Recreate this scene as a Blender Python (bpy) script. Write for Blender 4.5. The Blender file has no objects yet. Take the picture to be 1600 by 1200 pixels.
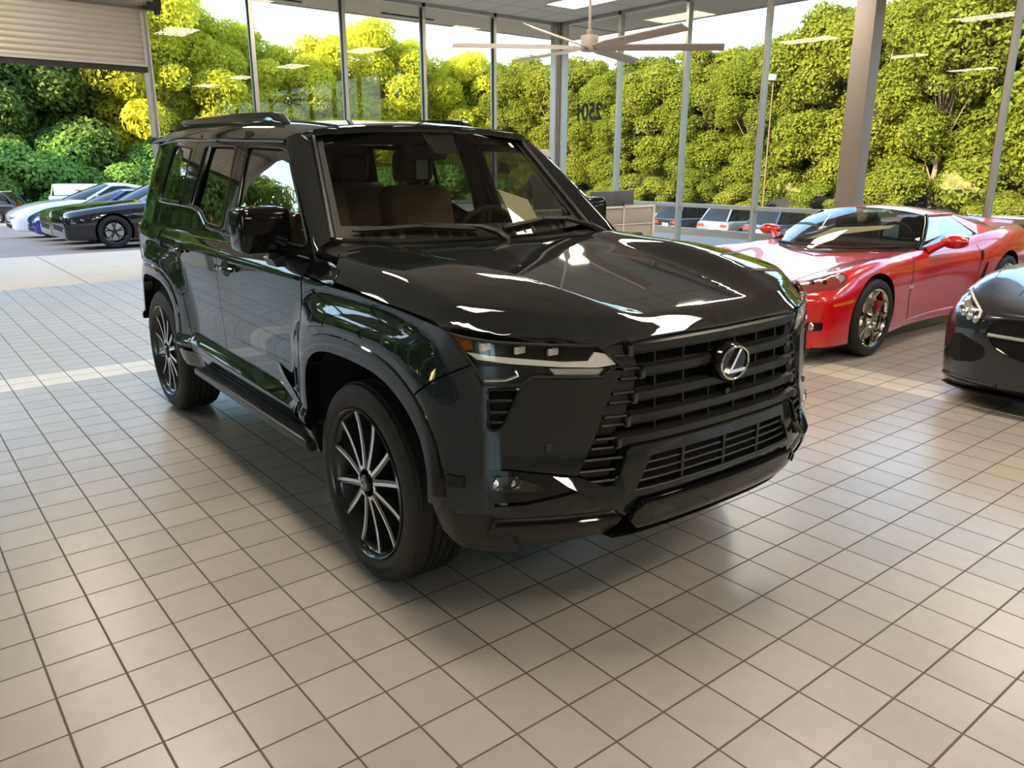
import bpy, bmesh, math, random
from bisect import bisect_right

from mathutils import Vector, Matrix, noise
from mathutils.geometry import delaunay_2d_cdt
SC=bpy.context.scene; COL=SC.collection
R_=math.radians; PI=math.pi
T=.2032                       # floor tile pitch
# ---------------------------------------------------------------- camera
cam=bpy.data.cameras.new('camera'); co=bpy.data.objects.new('camera',cam); COL.objects.link(co)
cam.sensor_width=36; cam.lens=36*1224.5/1600; cam.clip_end=600; cam.clip_start=.05
_y,_p,_r=.8921,.2723,.0023
_f=Vector((math.cos(_y)*math.cos(_p),math.sin(_y)*math.cos(_p),-math.sin(_p)))
_ri=Vector((math.sin(_y),-math.cos(_y),0)); _u=_ri.cross(_f)
_rx=_ri*math.cos(_r)+_u*math.sin(_r); _ux=-_ri*math.sin(_r)+_u*math.cos(_r)
co.matrix_world=Matrix(((_rx.x,_ux.x,-_f.x,-8.0148*T),(_rx.y,_ux.y,-_f.y,-7.3196*T),(_rx.z,_ux.z,-_f.z,7.8556*T),(0,0,0,1)))
SC.camera=co
# ---------------------------------------------------------------- world, sun, exposure
W=bpy.data.worlds.new('sky'); SC.world=W; W.use_nodes=True
_n=W.node_tree.nodes; _l=W.node_tree.links
sky=_n.new('ShaderNodeTexSky'); sky.sky_type='NISHITA'; sky.sun_disc=False
sky.sun_elevation=R_(20); sky.sun_rotation=R_(-78); sky.altitude=100; sky.air_density=1.0; sky.dust_density=1.6; sky.ozone_density=1.4
_n['Background'].inputs['Strength'].default_value=.64
_l.new(sky.outputs[0],_n['Background'].inputs['Color'])
sun=bpy.data.lights.new('sun','SUN'); sun.energy=11.0; sun.angle=R_(1.2); sun.color=(1,.86,.62)
so=bpy.data.objects.new('sun',sun); COL.objects.link(so)
SUN_TO=Vector((-.93,-.14,.335)).normalized()           # towards the sun
so.rotation_euler=SUN_TO.to_track_quat('Z','Y').to_euler(); so.location=(-40,20,40)
vs=SC.view_settings; SC.display_settings.display_device='sRGB'
vs.view_transform='Standard'; vs.look='None'; vs.gamma=1; vs.use_curve_mapping=False; vs.exposure=1.0
cy=SC.cycles; cy.use_denoising=True; cy.max_bounces=9; cy.diffuse_bounces=3; cy.glossy_bounces=5; cy.transmission_bounces=6; cy.transparent_max_bounces=14
cy.caustics_reflective=False; cy.caustics_refractive=False; cy.sample_clamp_indirect=6
LAMP=16.5                      # radiance of the ceiling troffers
# ---------------------------------------------------------------- helpers: materials
def lk(nt,a,b): nt.links.new(a,b)
def mat(name,col,rough=.5,metal=0,coat=0,spec=.5,emit=None,es=1,noise_amt=0,noise_scale=20,bump=0,bump_scale=200,trans=0,ior=1.45,alpha=1):
    m=bpy.data.materials.new(name); m.use_nodes=True; nt=m.node_tree; b=nt.nodes['Principled BSDF']
    b.inputs['Base Color'].default_value=(*col,1); b.inputs['Roughness'].default_value=rough; b.inputs['Metallic'].default_value=metal
    b.inputs['Coat Weight'].default_value=coat; b.inputs['Coat Roughness'].default_value=.02; b.inputs['Specular IOR Level'].default_value=spec
    b.inputs['IOR'].default_value=ior; b.inputs['Transmission Weight'].default_value=trans; b.inputs['Alpha'].default_value=alpha
    if emit: b.inputs['Emission Color'].default_value=(*emit,1); b.inputs['Emission Strength'].default_value=es
    if noise_amt or bump:
        tc=nt.nodes.new('ShaderNodeTexCoord')
    if noise_amt:
        n=nt.nodes.new('ShaderNodeTexNoise'); n.inputs['Scale'].default_value=noise_scale; n.inputs['Detail'].default_value=4
        lk(nt,tc.outputs['Object'],n.inputs['Vector'])
        mr=nt.nodes.new('ShaderNodeMapRange'); mr.inputs['To Min'].default_value=1-noise_amt; mr.inputs['To Max'].default_value=1+noise_amt
        lk(nt,n.outputs['Fac'],mr.inputs['Value'])
        mx=nt.nodes.new('ShaderNodeVectorMath'); mx.operation='SCALE'; mx.inputs[0].default_value=col
        lk(nt,mr.outputs[0],mx.inputs['Scale']); lk(nt,mx.outputs[0],b.inputs['Base Color'])
    if bump:
        n2=nt.nodes.new('ShaderNodeTexNoise'); n2.inputs['Scale'].default_value=bump_scale
        lk(nt,tc.outputs['Object'],n2.inputs['Vector'])
        bp=nt.nodes.new('ShaderNodeBump'); bp.inputs['Strength'].default_value=bump; bp.inputs['Distance'].default_value=.01
        lk(nt,n2.outputs['Fac'],bp.inputs['Height']); lk(nt,bp.outputs[0],b.inputs['Normal'])
    return m
def glassmat(name,tint,refl_rough=0.0,ior=1.5,boost=1.0,haze=0):
    """thin architectural / vehicle glass: Fresnel mirror over tinted see-through"""
    m=bpy.data.materials.new(name); m.use_nodes=True; nt=m.node_tree; nt.nodes.remove(nt.nodes['Principled BSDF'])
    out=nt.nodes['Material Output']; fr=nt.nodes.new('ShaderNodeFresnel'); fr.inputs['IOR'].default_value=ior
    g=nt.nodes.new('ShaderNodeBsdfGlossy'); g.inputs['Roughness'].default_value=refl_rough
    t=nt.nodes.new('ShaderNodeBsdfTransparent'); t.inputs['Color'].default_value=(*tint,1)
    mx=nt.nodes.new('ShaderNodeMixShader'); src=fr.outputs[0]
    geo=nt.nodes.new('ShaderNodeNewGeometry')
    mi=nt.nodes.new('ShaderNodeMix'); mi.data_type='FLOAT'; mi.inputs['A'].default_value=ior; mi.inputs['B'].default_value=1/ior
    # keep the same Fresnel from either face of the pane
    lk(nt,geo.outputs['Backfacing'],mi.inputs['Factor']); lk(nt,mi.outputs['Result'],fr.inputs['IOR'])
    if boost!=1:
        mm=nt.nodes.new('ShaderNodeMath'); mm.operation='MULTIPLY'; mm.use_clamp=True; mm.inputs[1].default_value=boost
        lk(nt,src,mm.inputs[0]); src=mm.outputs[0]
    lk(nt,src,mx.inputs[0]); lk(nt,t.outputs[0],mx.inputs[1]); lk(nt,g.outputs[0],mx.inputs[2]); lk(nt,mx.outputs[0],out.inputs['Surface'])
    return m
# ---------------------------------------------------------------- helpers: meshes and objects
class MB:
    def __init__(s): s.v=[];s.f=[];s.n=[];s.mi=[];s.m=0
    def add(s,vs,fs):
        o=len(s.v); s.v+= [tuple(p) for p in vs]; s.f+=[tuple(i+o for i in f) for f in fs]; s.mi+=[s.m]*len(fs); return s
    def box(s,c,d,rz=0,rx=0,ry=0):
        h=[x/2 for x in d]; P=[Vector((sx*h[0],sy*h[1],sz*h[2])) for sx in(-1,1) for sy in(-1,1) for sz in(-1,1)]
        if rz or rx or ry:
            M=Matrix.Rotation(rz,3,'Z')@Matrix.Rotation(ry,3,'Y')@Matrix.Rotation(rx,3,'X'); P=[M@p for p in P]
        c=Vector(c)
        return s.add([p+c for p in P],[(0,1,3,2),(4,6,7,5),(0,4,5,1),(2,3,7,6),(0,2,6,4),(1,5,7,3)])
    def bbox(s,c,d,b=.01,rz=0,seg=1):
        """bevelled box"""
        bm=bmesh.new(); bmesh.ops.create_cube(bm,size=1); bmesh.ops.scale(bm,vec=d,verts=bm.verts)
        bmesh.ops.bevel(bm,geom=bm.edges[:],offset=min(b,min(d)*.45),segments=seg+1,affect='EDGES',profile=.5)
        if rz: bmesh.ops.rotate(bm,cent=(0,0,0),matrix=Matrix.Rotation(rz,3,'Z'),verts=bm.verts)
        bmesh.ops.translate(bm,vec=c,verts=bm.verts); s.bm(bm); return s
    def bm(s,bm):
        bm.verts.index_update(); s.add([v.co for v in bm.verts],[[v.index for v in f.verts] for f in bm.faces]); bm.free(); return s
    def tube(s,pts,r,n=8,cap=True,closed=False):
        pts=[Vector(p) for p in pts]; N=len(pts); rr=r if isinstance(r,(list,tuple)) else [r]*N
        vs=[];fs=[]; up=None
        for i,p in enumerate(pts):
            a=pts[i-1] if i>0 else (pts[-1] if closed else pts[0]); b=pts[(i+1)%N] if (i<N-1 or closed) else pts[i]
            d=(b-a); d=d.normalized() if d.length>1e-9 else Vector((0,0,1))
            if up is None: up=Vector((0,0,1)) if abs(d.z)<.9 else Vector((1,0,0))
            x=d.cross(up); x=x.normalized() if x.length>1e-6 else Vector((1,0,0)); y=x.cross(d).normalized(); up=y
            for k in range(n):
                t=2*PI*k/n; vs.append(p+(x*math.cos(t)+y*math.sin(t))*rr[i])
        M=N if closed else N-1
        for i in range(M):
            for k in range(n):
                j=(i+1)%N; fs.append((i*n+k,i*n+(k+1)%n,j*n+(k+1)%n,j*n+k))
        if cap and not closed: fs.append(tuple(range(n))[::-1]); fs.append(tuple((N-1)*n+k for k in range(n)))
        return s.add(vs,fs)
    def lathe(s,prof,n=32,axis='x',c=(0,0,0),closed=False):
        """prof: list of (axial, radius)"""
        vs=[];fs=[]
        for a,r in prof:
            for k in range(n):
                t=2*PI*k/n; u,w=r*math.cos(t),r*math.sin(t)
                vs.append({'x':(a,u,w),'y':(w,a,u),'z':(u,w,a)}[axis])
        P=len(prof)
        for i in range(P if closed else P-1):
            j=(i+1)%P
            for k in range(n): fs.append((i*n+k,i*n+(k+1)%n,j*n+(k+1)%n,j*n+k))
        return s.add([(x+c[0],y+c[1],z+c[2]) for x,y,z in vs],fs)
    def prism(s,poly,a,b,fn):
        """2D polygon extruded a..b; fn(u,v,w)->xyz"""
        n=len(poly); vs=[fn(u,v,a) for u,v in poly]+[fn(u,v,b) for u,v in poly]
        fs=[tuple(range(n)),tuple(range(2*n-1,n-1,-1))]+[(i,i+n,(i+1)%n+n,(i+1)%n) for i in range(n)]
        return s.add(vs,fs)
    def grid(s,nu,nv,fn,flip=False):
        vs=[fn(i/nu,j/nv) for i in range(nu+1) for j in range(nv+1)]
        fs=[]
        for i in range(nu):
            for j in range(nv):
                q=(i*(nv+1)+j,(i+1)*(nv+1)+j,(i+1)*(nv+1)+j+1,i*(nv+1)+j+1); fs.append(q[::-1] if flip else q)
        return s.add(vs,fs)
    def build(s,name,m,parent=None,ang=35,loc=None,smooth=True,fix=True):
        me=bpy.data.meshes.new(name); me.from_pydata(s.v,[],s.f)
        for x in (m if isinstance(m,(list,tuple)) else [m]): me.materials.append(x)
        if fix:
            bm=bmesh.new(); bm.from_mesh(me); bmesh.ops.recalc_face_normals(bm,faces=bm.faces); bm.to_mesh(me); bm.free()
        me.update()
        if len(s.mi)==len(me.polygons) and any(s.mi): me.polygons.foreach_set('material_index',s.mi)
        if smooth: me.polygons.foreach_set('use_smooth',[True]*len(me.polygons)); me.set_sharp_from_angle(angle=R_(ang))
        return link(name,me,parent,loc)
def link(name,data,parent=None,loc=None):
    o=bpy.data.objects.new(name,data); COL.objects.link(o)
    if parent: o.parent=parent
    if loc is not None: o.location=loc
    return o
def tag(o,label=None,cat=None,group=None,kind=None):
    if label: o['label']=label
    if cat: o['category']=cat
    if group: o['group']=group
    if kind: o['kind']=kind
    return o
def thing(name,label,cat,loc=(0,0,0),rz=0,group=None):
    o=bpy.data.objects.new(name,None); COL.objects.link(o); o.location=loc; o.rotation_euler=(0,0,rz); o.empty_display_size=.1
    return tag(o,label,cat,group)
KIDS={}
def copy_tree(o,parent=None):
    if not KIDS.get('#'): pass
    c=o.copy(); COL.objects.link(c)
    if parent: c.parent=parent
    for ch in [x for x in bpy.data.objects if x.parent==o]: copy_tree(ch,c)
    return c
def struct(o): o['kind']='structure'; return o
def resamp(poly,h,closed=True):
    out=[];n=len(poly)
    for i in range(n if closed else n-1):
        a=poly[i];b=poly[(i+1)%n]; L=math.hypot(b[0]-a[0],b[1]-a[1]); k=max(1,int(math.ceil(L/h)))
        for j in range(k): out.append((a[0]+(b[0]-a[0])*j/k,a[1]+(b[1]-a[1])*j/k))
    return out
def rnd(poly,r=.02,k=4,idx=None):
    """round polygon corners"""
    out=[];n=len(poly)
    for i in range(n):
        if idx is not None and i not in idx: out.append(poly[i]); continue
        p=Vector(poly[i]);a=Vector(poly[i-1])-p;b=Vector(poly[(i+1)%n])-p
        d=min(r,a.length*.45,b.length*.45); A=p+a.normalized()*d;B=p+b.normalized()*d
        for j in range(k+1):
            t=j/k; q=A*(1-t)**2+p*2*t*(1-t)+B*t*t; out.append((q.x,q.y))
    return out
def panel(name,poly,fn,h,m,parent=None,flange=.02,holes=(),off=0.0,nsign=1,hole_flange=None,bumpfn=None):
    """curved sheet: 2D outline on the surface fn(u,v)->xyz, with its edges turned in"""
    poly=resamp(poly,h); hl=[resamp(q,h) for q in holes]
    pts=list(poly); edges=[(i,(i+1)%len(poly)) for i in range(len(poly))]; loops=[list(range(len(poly)))]
    for q in hl:
        o=len(pts); pts+=q; edges+=[(o+i,o+(i+1)%len(q)) for i in range(len(q))]; loops.append([o+i for i in range(len(q))])
    us=[p[0] for p in poly];vs=[p[1] for p in poly]
    u=min(us)+h*.5
    segs=[(pts[a],pts[b]) for a,b in edges]
    while u<max(us):
        v=min(vs)+h*.5
        while v<max(vs):
            if inside(u,v,poly) and not any(inside(u,v,q) for q in hl):
                if min(seg_d(u,v,a,b) for a,b in segs)>h*.45: pts.append((u,v))
            v+=h
        u+=h
    V,E,Fc,ov,oe,of=delaunay_2d_cdt([Vector(p) for p in pts],edges,[],0,1e-7)
    keep=[]
    for t in Fc:
        cx=sum(V[i].x for i in t)/len(t);cyy=sum(V[i].y for i in t)/len(t)
        if inside(cx,cyy,poly) and not any(inside(cx,cyy,q) for q in hl): keep.append(t)
    def nrm(u,v):
        e=.004; a=Vector(fn(u+e,v))-Vector(fn(u-e,v)); b=Vector(fn(u,v+e))-Vector(fn(u,v-e)); n=a.cross(b)
        return (n.normalized() if n.length>1e-12 else Vector((0,0,1)))*nsign
    N=[nrm(p.x,p.y) for p in V]; P=[Vector(fn(p.x,p.y))+n*off for p,n in zip(V,N)]
    faces=[]
    for t in keep:
        n=(P[t[1]]-P[t[0]]).cross(P[t[2]]-P[t[0]])
        faces.append(tuple(t) if n.dot(N[t[0]])>0 else tuple(t[::-1]))
    nn=list(N); vv=list(P)
    if flange:
        back={}
        for i,o in enumerate(ov):
            for j in o: back[j]=i
        for li,lp in enumerate(loops):
            d=flange if li==0 or hole_flange is None else hole_flange
            ids=[back.get(i) for i in lp]; ids=[i for i in ids if i is not None]; k=len(ids)
            cen=sum((P[i] for i in ids),Vector())/k
            o=len(vv); outs=[]
            for q in range(k):
                tn=(P[ids[(q+1)%k]]-P[ids[q-1]]); e=tn.cross(N[ids[q]]); e=e.normalized() if e.length>1e-9 else N[ids[q]]
                outs.append(e)
            # outward sign by signed area on the 2D loop
            ar=sum(V[ids[q]].x*V[ids[(q+1)%k]].y-V[ids[(q+1)%k]].x*V[ids[q]].y for q in range(k))
            sg=(1 if ar>0 else -1)*nsign*(1 if li==0 else -1)
            for q in range(k):
                vv.append(P[ids[q]]); nn.append((outs[q]*sg+N[ids[q]]*.35).normalized())
                vv.append(P[ids[q]]-N[ids[q]]*d); nn.append(outs[q]*sg)
            for q in range(k):
                a=o+2*q;b=o+2*((q+1)%k); f=(a,a+1,b+1,b)
                n=(vv[b]-vv[a]).cross(vv[a+1]-vv[a])
                faces.append(f[::-1] if n.dot(nn[a+1])>0 else f)
    me=bpy.data.meshes.new(name); me.from_pydata([tuple(p) for p in vv],[],faces); me.materials.append(m)
    me.polygons.foreach_set('use_smooth',[True]*len(faces)); me.update()
    me.normals_split_custom_set_from_vertices([tuple(n) for n in nn])
    return link(name,me,parent)
def textmesh(s,size,align='CENTER',ext=0.0,bold=False):
    cu=bpy.data.curves.new('t','FONT'); cu.body=s; cu.size=size; cu.align_x=align; cu.align_y='CENTER'; cu.extrude=ext
    if bold: cu.offset=size*.018*bold
    o=bpy.data.objects.new('t',cu); COL.objects.link(o)
    dg=bpy.context.evaluated_depsgraph_get(); me=bpy.data.meshes.new_from_object(o.evaluated_get(dg))
    COL.objects.unlink(o); bpy.data.objects.remove(o)
    return me

def clamp(a,lo,hi): return lo if a<lo else hi if a>hi else a
def sst(a,b,x):
    t=clamp((x-a)/(b-a),0,1); return t*t*(3-2*t)
class PW:
    """smooth piecewise curve (monotone cubic)"""
    def __init__(s,*pts):
        s.x=[p[0] for p in pts]; s.y=[p[1] for p in pts]; n=len(pts)
        d=[(s.y[i+1]-s.y[i])/(s.x[i+1]-s.x[i]) for i in range(n-1)]
        m=[d[0]]+[0 if d[i-1]*d[i]<=0 else 2*d[i-1]*d[i]/(d[i-1]+d[i]) for i in range(1,n-1)]+[d[-1]]
        s.m=m
    def __call__(s,x):
        if x<=s.x[0]: return s.y[0]
        if x>=s.x[-1]: return s.y[-1]
        i=bisect_right(s.x,x)-1; h=s.x[i+1]-s.x[i]; t=(x-s.x[i])/h
        return (s.y[i]*(1+2*t)*(1-t)**2+h*s.m[i]*t*(1-t)**2+s.y[i+1]*t*t*(3-2*t)+h*s.m[i+1]*t*t*(t-1))
ARCH=[(.40,.44),(.435,.56),(.457,.64),(.452,.745),(.405,.82),(.335,.868),(.25,.895),(.1,.906),(-.05,.906),(-.2,.898),(-.30,.872),(-.38,.83),(-.455,.77),(-.50,.70),(-.53,.60),(-.52,.44)]
def catmull(P,k=5):
    out=[]
    for i in range(len(P)-1):
        p0=P[max(i-1,0)];p1=P[i];p2=P[i+1];p3=P[min(i+2,len(P)-1)]
        for j in range(k):
            t=j/k; out.append(tuple(.5*(2*b+(c-a)*t+(2*a-5*b+4*c-d)*t*t+(-a+3*b-3*c+d)*t**3) for a,b,c,d in zip(p0,p1,p2,p3)))
    return out+[P[-1]]
ARCH_F=catmull([(.40,.40),(.425,.50),(.447,.60),(.452,.70),(.425,.79),(.345,.86),(.23,.895),(.1,.906),(-.05,.906),(-.2,.895),(-.32,.86),(-.42,.795),(-.49,.70),(-.525,.60),(-.53,.50),(-.53,.40)])
def seg_d(px,py,a,b):
    ax,ay=a;bx,by=b;dx,dy=bx-ax,by-ay
    t=clamp(((px-ax)*dx+(py-ay)*dy)/(dx*dx+dy*dy),0,1)
    return math.hypot(px-ax-t*dx,py-ay-t*dy)
def inside(px,py,poly):
    c=False;n=len(poly);j=n-1
    for i in range(n):
        xi,yi=poly[i];xj,yj=poly[j]
        if (yi>py)!=(yj>py) and px<(xj-xi)*(py-yi)/(yj-yi)+xi: c=not c
        j=i
    return c
WB=2.845
ARCH_R=[(WB-a,b) for a,b in ARCH]
def arch_d(y,z):
    if y>1.42: y=WB-y
    A=ARCH_F
    return min(seg_d(y,z,A[i],A[i+1]) for i in range(len(A)-1))
PROF=PW((.30,.86),(.42,.905),(.50,.928),(.565,.94),(.60,.918),(.72,.918),(.90,.928),(1.05,.936),(1.14,.937),(1.165,.925),(1.21,.897),(1.27,.874),(1.42,.825),(1.58,.775),(1.72,.722),(1.80,.68))
FRONTTAPER=PW((-.76,.865),(-.70,.930),(-.66,.957),(-.60,.984),(-.52,.994),(-.40,.998),(-.1,1.0))
REARTAPER=PW((2.7,1.0),(3.0,.988),(3.3,.958),(3.6,.915),(3.85,.85),(3.97,.78),(4.0,.74))
def S(y,z):
    x=PROF(z)
    if y<.25: x+=(min(.905+.035*(z-.3)/.3,.925)-x)*(1-sst(-.15,.25,y))*(1-sst(.60,.74,z))
    d=arch_d(y,z)
    f=.050*(1-sst(.05,.29,d))
    f*=1-sst(1.02,1.13,z)
    x+=f
    if y<-.1: x*=FRONTTAPER(y)
    if y>2.7: x*=REARTAPER(y)*(1-.035*sst(1.35,1.75,z)*sst(2.7,3.7,y))
    return x
FPLAN=PW((0,-.935),(.2,-.93),(.36,-.918),(.45,-.90),(.6,-.845),(.76,-.765),(.87,-.69),(.95,-.60))
FLEAN=PW((.28,.10),(.36,.05),(.45,-.02),(.52,-.035),(.62,-.03),(.72,-.015),(.9,0),(1.0,.005),(1.07,.02),(1.15,.06))
def F(x,z): return FPLAN(abs(x))+FLEAN(z)
FSH=PW((0,-.915),(.43,-.90),(.6,-.835),(.76,-.71),(.93,-.55))
ZSH=PW((-.93,1.064),(-.9,1.067),(-.83,1.073),(-.7,1.083),(-.55,1.11),(-.15,1.127),(.13,1.147),(.5,1.158))
ZC=PW((-.95,1.10),(-.82,1.117),(-.43,1.165),(0,1.215),(.4,1.262),(.6,1.275))
RH=PW((-.86,.0),(-.78,.02),(-.6,.052),(-.43,.063),(-.2,.06),(.3,.018),(.5,.01))
XC=PW((-.85,.40),(-.78,.425),(-.6,.5),(-.43,.55),(-.2,.60),(.3,.65))
def H(x,y):
    x=abs(x); xc=XC(y); r=RH(y)
    if x<xc: top=ZC(y)+r*sst(xc-.15,xc,x)*1.0
    else: top=ZC(y)+r-.028*((x-xc)/.25)**1.5
    dF=y-FSH(x); e=.93-x
    sf=clamp(dF/.10,0,1); sf=1-(1-sf)**1.7
    se=clamp(e/.085,0,1); se=1-(1-se)**1.9
    zs=ZSH(y)
    return zs+(top-zs)*sf*se
RG=PW((.9,1.70),(1.15,1.711),(1.49,1.721),(2.46,1.744),(2.96,1.752),(3.7,1.745))
RT=PW((.9,1.785),(1.05,1.805),(1.5,1.838),(2.3,1.86),(3.0,1.862),(3.6,1.84),(3.95,1.80))
def R(x,y):
    x=abs(x); zt=RT(y); zg=RG(y)
    if x<.52: return zt-.03*(x/.52)**2
    t=clamp((x-.52)/.20,0,1)
    return (zt-.03)+(zg-(zt-.03))*(t**2.2)-.0*t
def WS(x,t):
    """windshield: t 0 bottom..1 top ; x in -1..1 -> point"""
    xh=.735+(.60-.735)*t
    y0=.615+(1.06-.615)*t; z0=1.285+(1.745-1.285)*t
    b=.17+(.12-.17)*t
    k=1-x*x
    return (xh*x, y0-b*k, z0+.035*k*t-.015*k*(1-t))
# ================================================================ ROOM
M={}
M['mullion']=mat('aluminium',(.43,.42,.40),.42,.7)
M['seal']=mat('rubber_seal',(.02,.02,.02),.7)
M['ceiling']=mat('ceiling_tile',(.62,.60,.56),.9,bump=.15,bump_scale=120)
M['wall']=mat('wall_paint',(.22,.20,.185),.8,noise_amt=.04,noise_scale=3)
M['column']=mat('column_paint',(.27,.235,.205),.6,noise_amt=.05,noise_scale=4)
M['concrete']=mat('concrete',(.52,.42,.295),.85,noise_amt=.1,noise_scale=1.5,bump=.1,bump_scale=60)
M['asphalt']=mat('asphalt',(.24,.19,.15),.9,noise_amt=.25,noise_scale=1.2,bump=.3,bump_scale=90)
M['glass']=glassmat('window_glass',(.93,.965,.95),boost=.40)
M['lamp']=mat('lamp_diffuser',(.9,.9,.88),.5,emit=(1,.87,.68),es=LAMP)
M['white']=mat('white_paint',(.78,.77,.74),.45)
def floor_mat():
    m=bpy.data.materials.new('floor_tiles'); m.use_nodes=True; nt=m.node_tree; b=nt.nodes['Principled BSDF']
    tc=nt.nodes.new('ShaderNodeTexCoord'); mp=nt.nodes.new('ShaderNodeVectorMath'); mp.operation='SCALE'; mp.inputs['Scale'].default_value=1/T
    lk(nt,tc.outputs['Object'],mp.inputs[0]); sx=nt.nodes.new('ShaderNodeSeparateXYZ'); lk(nt,mp.outputs[0],sx.inputs[0])
    def mth(op,a,b_=None,c=None):
        n=nt.nodes.new('ShaderNodeMath'); n.operation=op
        for i,q in enumerate((a,b_,c)):
            if q is None: continue
            if isinstance(q,(int,float)): n.inputs[i].default_value=q
            else: lk(nt,q,n.inputs[i])
        return n.outputs[0]
    def edge(o): # distance to nearest joint, tile units
        f=mth('FRACT',o); return mth('MINIMUM',f,mth('SUBTRACT',1,f))
    d=mth('MINIMUM',edge(sx.outputs[0]),edge(sx.outputs[1]))
    g=nt.nodes.new('ShaderNodeMapRange'); g.interpolation_type='SMOOTHSTEP'; g.inputs['From Min'].default_value=.012; g.inputs['From Max'].default_value=.021; lk(nt,d,g.inputs['Value'])
    fl=nt.nodes.new('ShaderNodeVectorMath'); fl.operation='FLOOR'; lk(nt,mp.outputs[0],fl.inputs[0])
    wn=nt.nodes.new('ShaderNodeTexWhiteNoise'); wn.noise_dimensions='3D'; 
    zz=nt.nodes.new('ShaderNodeVectorMath'); zz.operation='MULTIPLY'; zz.inputs[1].default_value=(1,1,0); lk(nt,fl.outputs[0],zz.inputs[0]); lk(nt,zz.outputs[0],wn.inputs['Vector'])
    # border of paler tiles two rows wide along the two glass walls
    def band(o,a,c): return mth('MULTIPLY',mth('GREATER_THAN',o,a),mth('LESS_THAN',o,c))
    X,Y=sx.outputs[0],sx.outputs[1]
    bx=mth('MULTIPLY',band(X,20,22),mth('LESS_THAN',Y,27)); by=mth('MULTIPLY',band(Y,25,27),mth('LESS_THAN',X,22))
    bb=mth('MAXIMUM',bx,by)
    cr=nt.nodes.new('ShaderNodeMix'); cr.data_type='RGBA'; cr.inputs['A'].default_value=(.36,.33,.30,1); cr.inputs['B'].default_value=(.42,.385,.345,1)
    lk(nt,wn.outputs['Value'],cr.inputs['Factor'])
    c2=nt.nodes.new('ShaderNodeMix'); c2.data_type='RGBA'; c2.inputs['B'].default_value=(.68,.62,.52,1); lk(nt,cr.outputs['Result'],c2.inputs['A']); lk(nt,bb,c2.inputs['Factor'])
    ns=nt.nodes.new('ShaderNodeTexNoise'); ns.inputs['Scale'].default_value=2.2; ns.inputs['Detail'].default_value=6; lk(nt,mp.outputs[0],ns.inputs['Vector'])
    mr=nt.nodes.new('ShaderNodeMapRange'); mr.inputs['To Min'].default_value=.9; mr.inputs['To Max'].default_value=1.1; lk(nt,ns.outputs['Fac'],mr.inputs['Value'])
    vm=nt.nodes.new('ShaderNodeVectorMath'); vm.operation='SCALE'; lk(nt,c2.outputs['Result'],vm.inputs[0]); lk(nt,mr.outputs[0],vm.inputs['Scale'])
    c3=nt.nodes.new('ShaderNodeMix'); c3.data_type='RGBA'; c3.inputs['A'].default_value=(.10,.075,.058,1); lk(nt,vm.outputs[0],c3.inputs['B']); lk(nt,g.outputs[0],c3.inputs['Factor'])
    lk(nt,c3.outputs['Result'],b.inputs['Base Color'])
    ro=nt.nodes.new('ShaderNodeMapRange'); ro.inputs['To Min'].default_value=.75; ro.inputs['To Max'].default_value=.30; lk(nt,g.outputs[0],ro.inputs['Value']); lk(nt,ro.outputs[0],b.inputs['Roughness'])
    b.inputs['Specular IOR Level'].default_value=.6
    bp=nt.nodes.new('ShaderNodeBump'); bp.inputs['Strength'].default_value=.6; bp.inputs['Distance'].default_value=.003; lk(nt,g.outputs[0],bp.inputs['Height'])
    fb=nt.nodes.new('ShaderNodeTexNoise'); fb.inputs['Scale'].default_value=.9; lk(nt,mp.outputs[0],fb.inputs['Vector'])
    bp2=nt.nodes.new('ShaderNodeBump'); bp2.inputs['Strength'].default_value=.25; bp2.inputs['Distance'].default_value=.004; lk(nt,fb.outputs['Fac'],bp2.inputs['Height']); lk(nt,bp.outputs[0],bp2.inputs['Normal'])
    lk(nt,bp2.outputs[0],b.inputs['Normal'])
    return m
XW,YW,ZC_=9.227,10.546,4.187          # right glass wall, back glass wall, ceiling height
XL,YB=-7.0,-9.0                       # left glazed wall, back wall behind the photographer
M['floor']=floor_mat()
struct(MB().box(((XL+XW)/2,(YB+YW)/2,-.1),(XW-XL+.3,YW-YB+.3,.2)).build('floor',M['floor'],smooth=False))
# move object origin to tile origin is already world zero
# ceiling with a 2 x 4 ft grid of tiles
def ceil_mat():
    m=mat('ceiling_grid',(.62,.60,.56),.9); nt=m.node_tree; b=nt.nodes['Principled BSDF']
    br=nt.nodes.new('ShaderNodeTexBrick'); br.offset=0; br.inputs['Color1'].default_value=(.64,.61,.56,1); br.inputs['Color2'].default_value=(.60,.575,.53,1); br.inputs['Mortar'].default_value=(.30,.28,.26,1)
    br.inputs['Scale'].default_value=1; br.inputs['Brick Width'].default_value=1.22; br.inputs['Row Height'].default_value=.61; br.inputs['Mortar Size'].default_value=.012
    tc=nt.nodes.new('ShaderNodeTexCoord'); mp=nt.nodes.new('ShaderNodeMapping'); mp.inputs['Rotation'].default_value=(0,0,R_(90)); lk(nt,tc.outputs['Object'],mp.inputs[0]); lk(nt,mp.outputs[0],br.inputs['Vector']); lk(nt,br.outputs['Color'],b.inputs['Base Color'])
    return m
M['ceil']=ceil_mat()
struct(MB().box(((XL+XW)/2,(YB+YW)/2,ZC_+.1),(XW-XL+.3,YW-YB+.3,.2)).build('ceiling',M['ceil'],smooth=False))
M['soffit']=mat('soffit_stucco',(.54,.45,.36),.9,noise_amt=.05,noise_scale=6,bump=.2,bump_scale=150)
sf=MB(); sf.box(((XL+XW+1.6)/2,YW+.83,ZC_+.12),(XW-XL+1.6+.2,1.5,.22)); sf.box((XW+.83,(YB+YW)/2,ZC_+.12),(1.5,YW-YB,.22))
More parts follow.
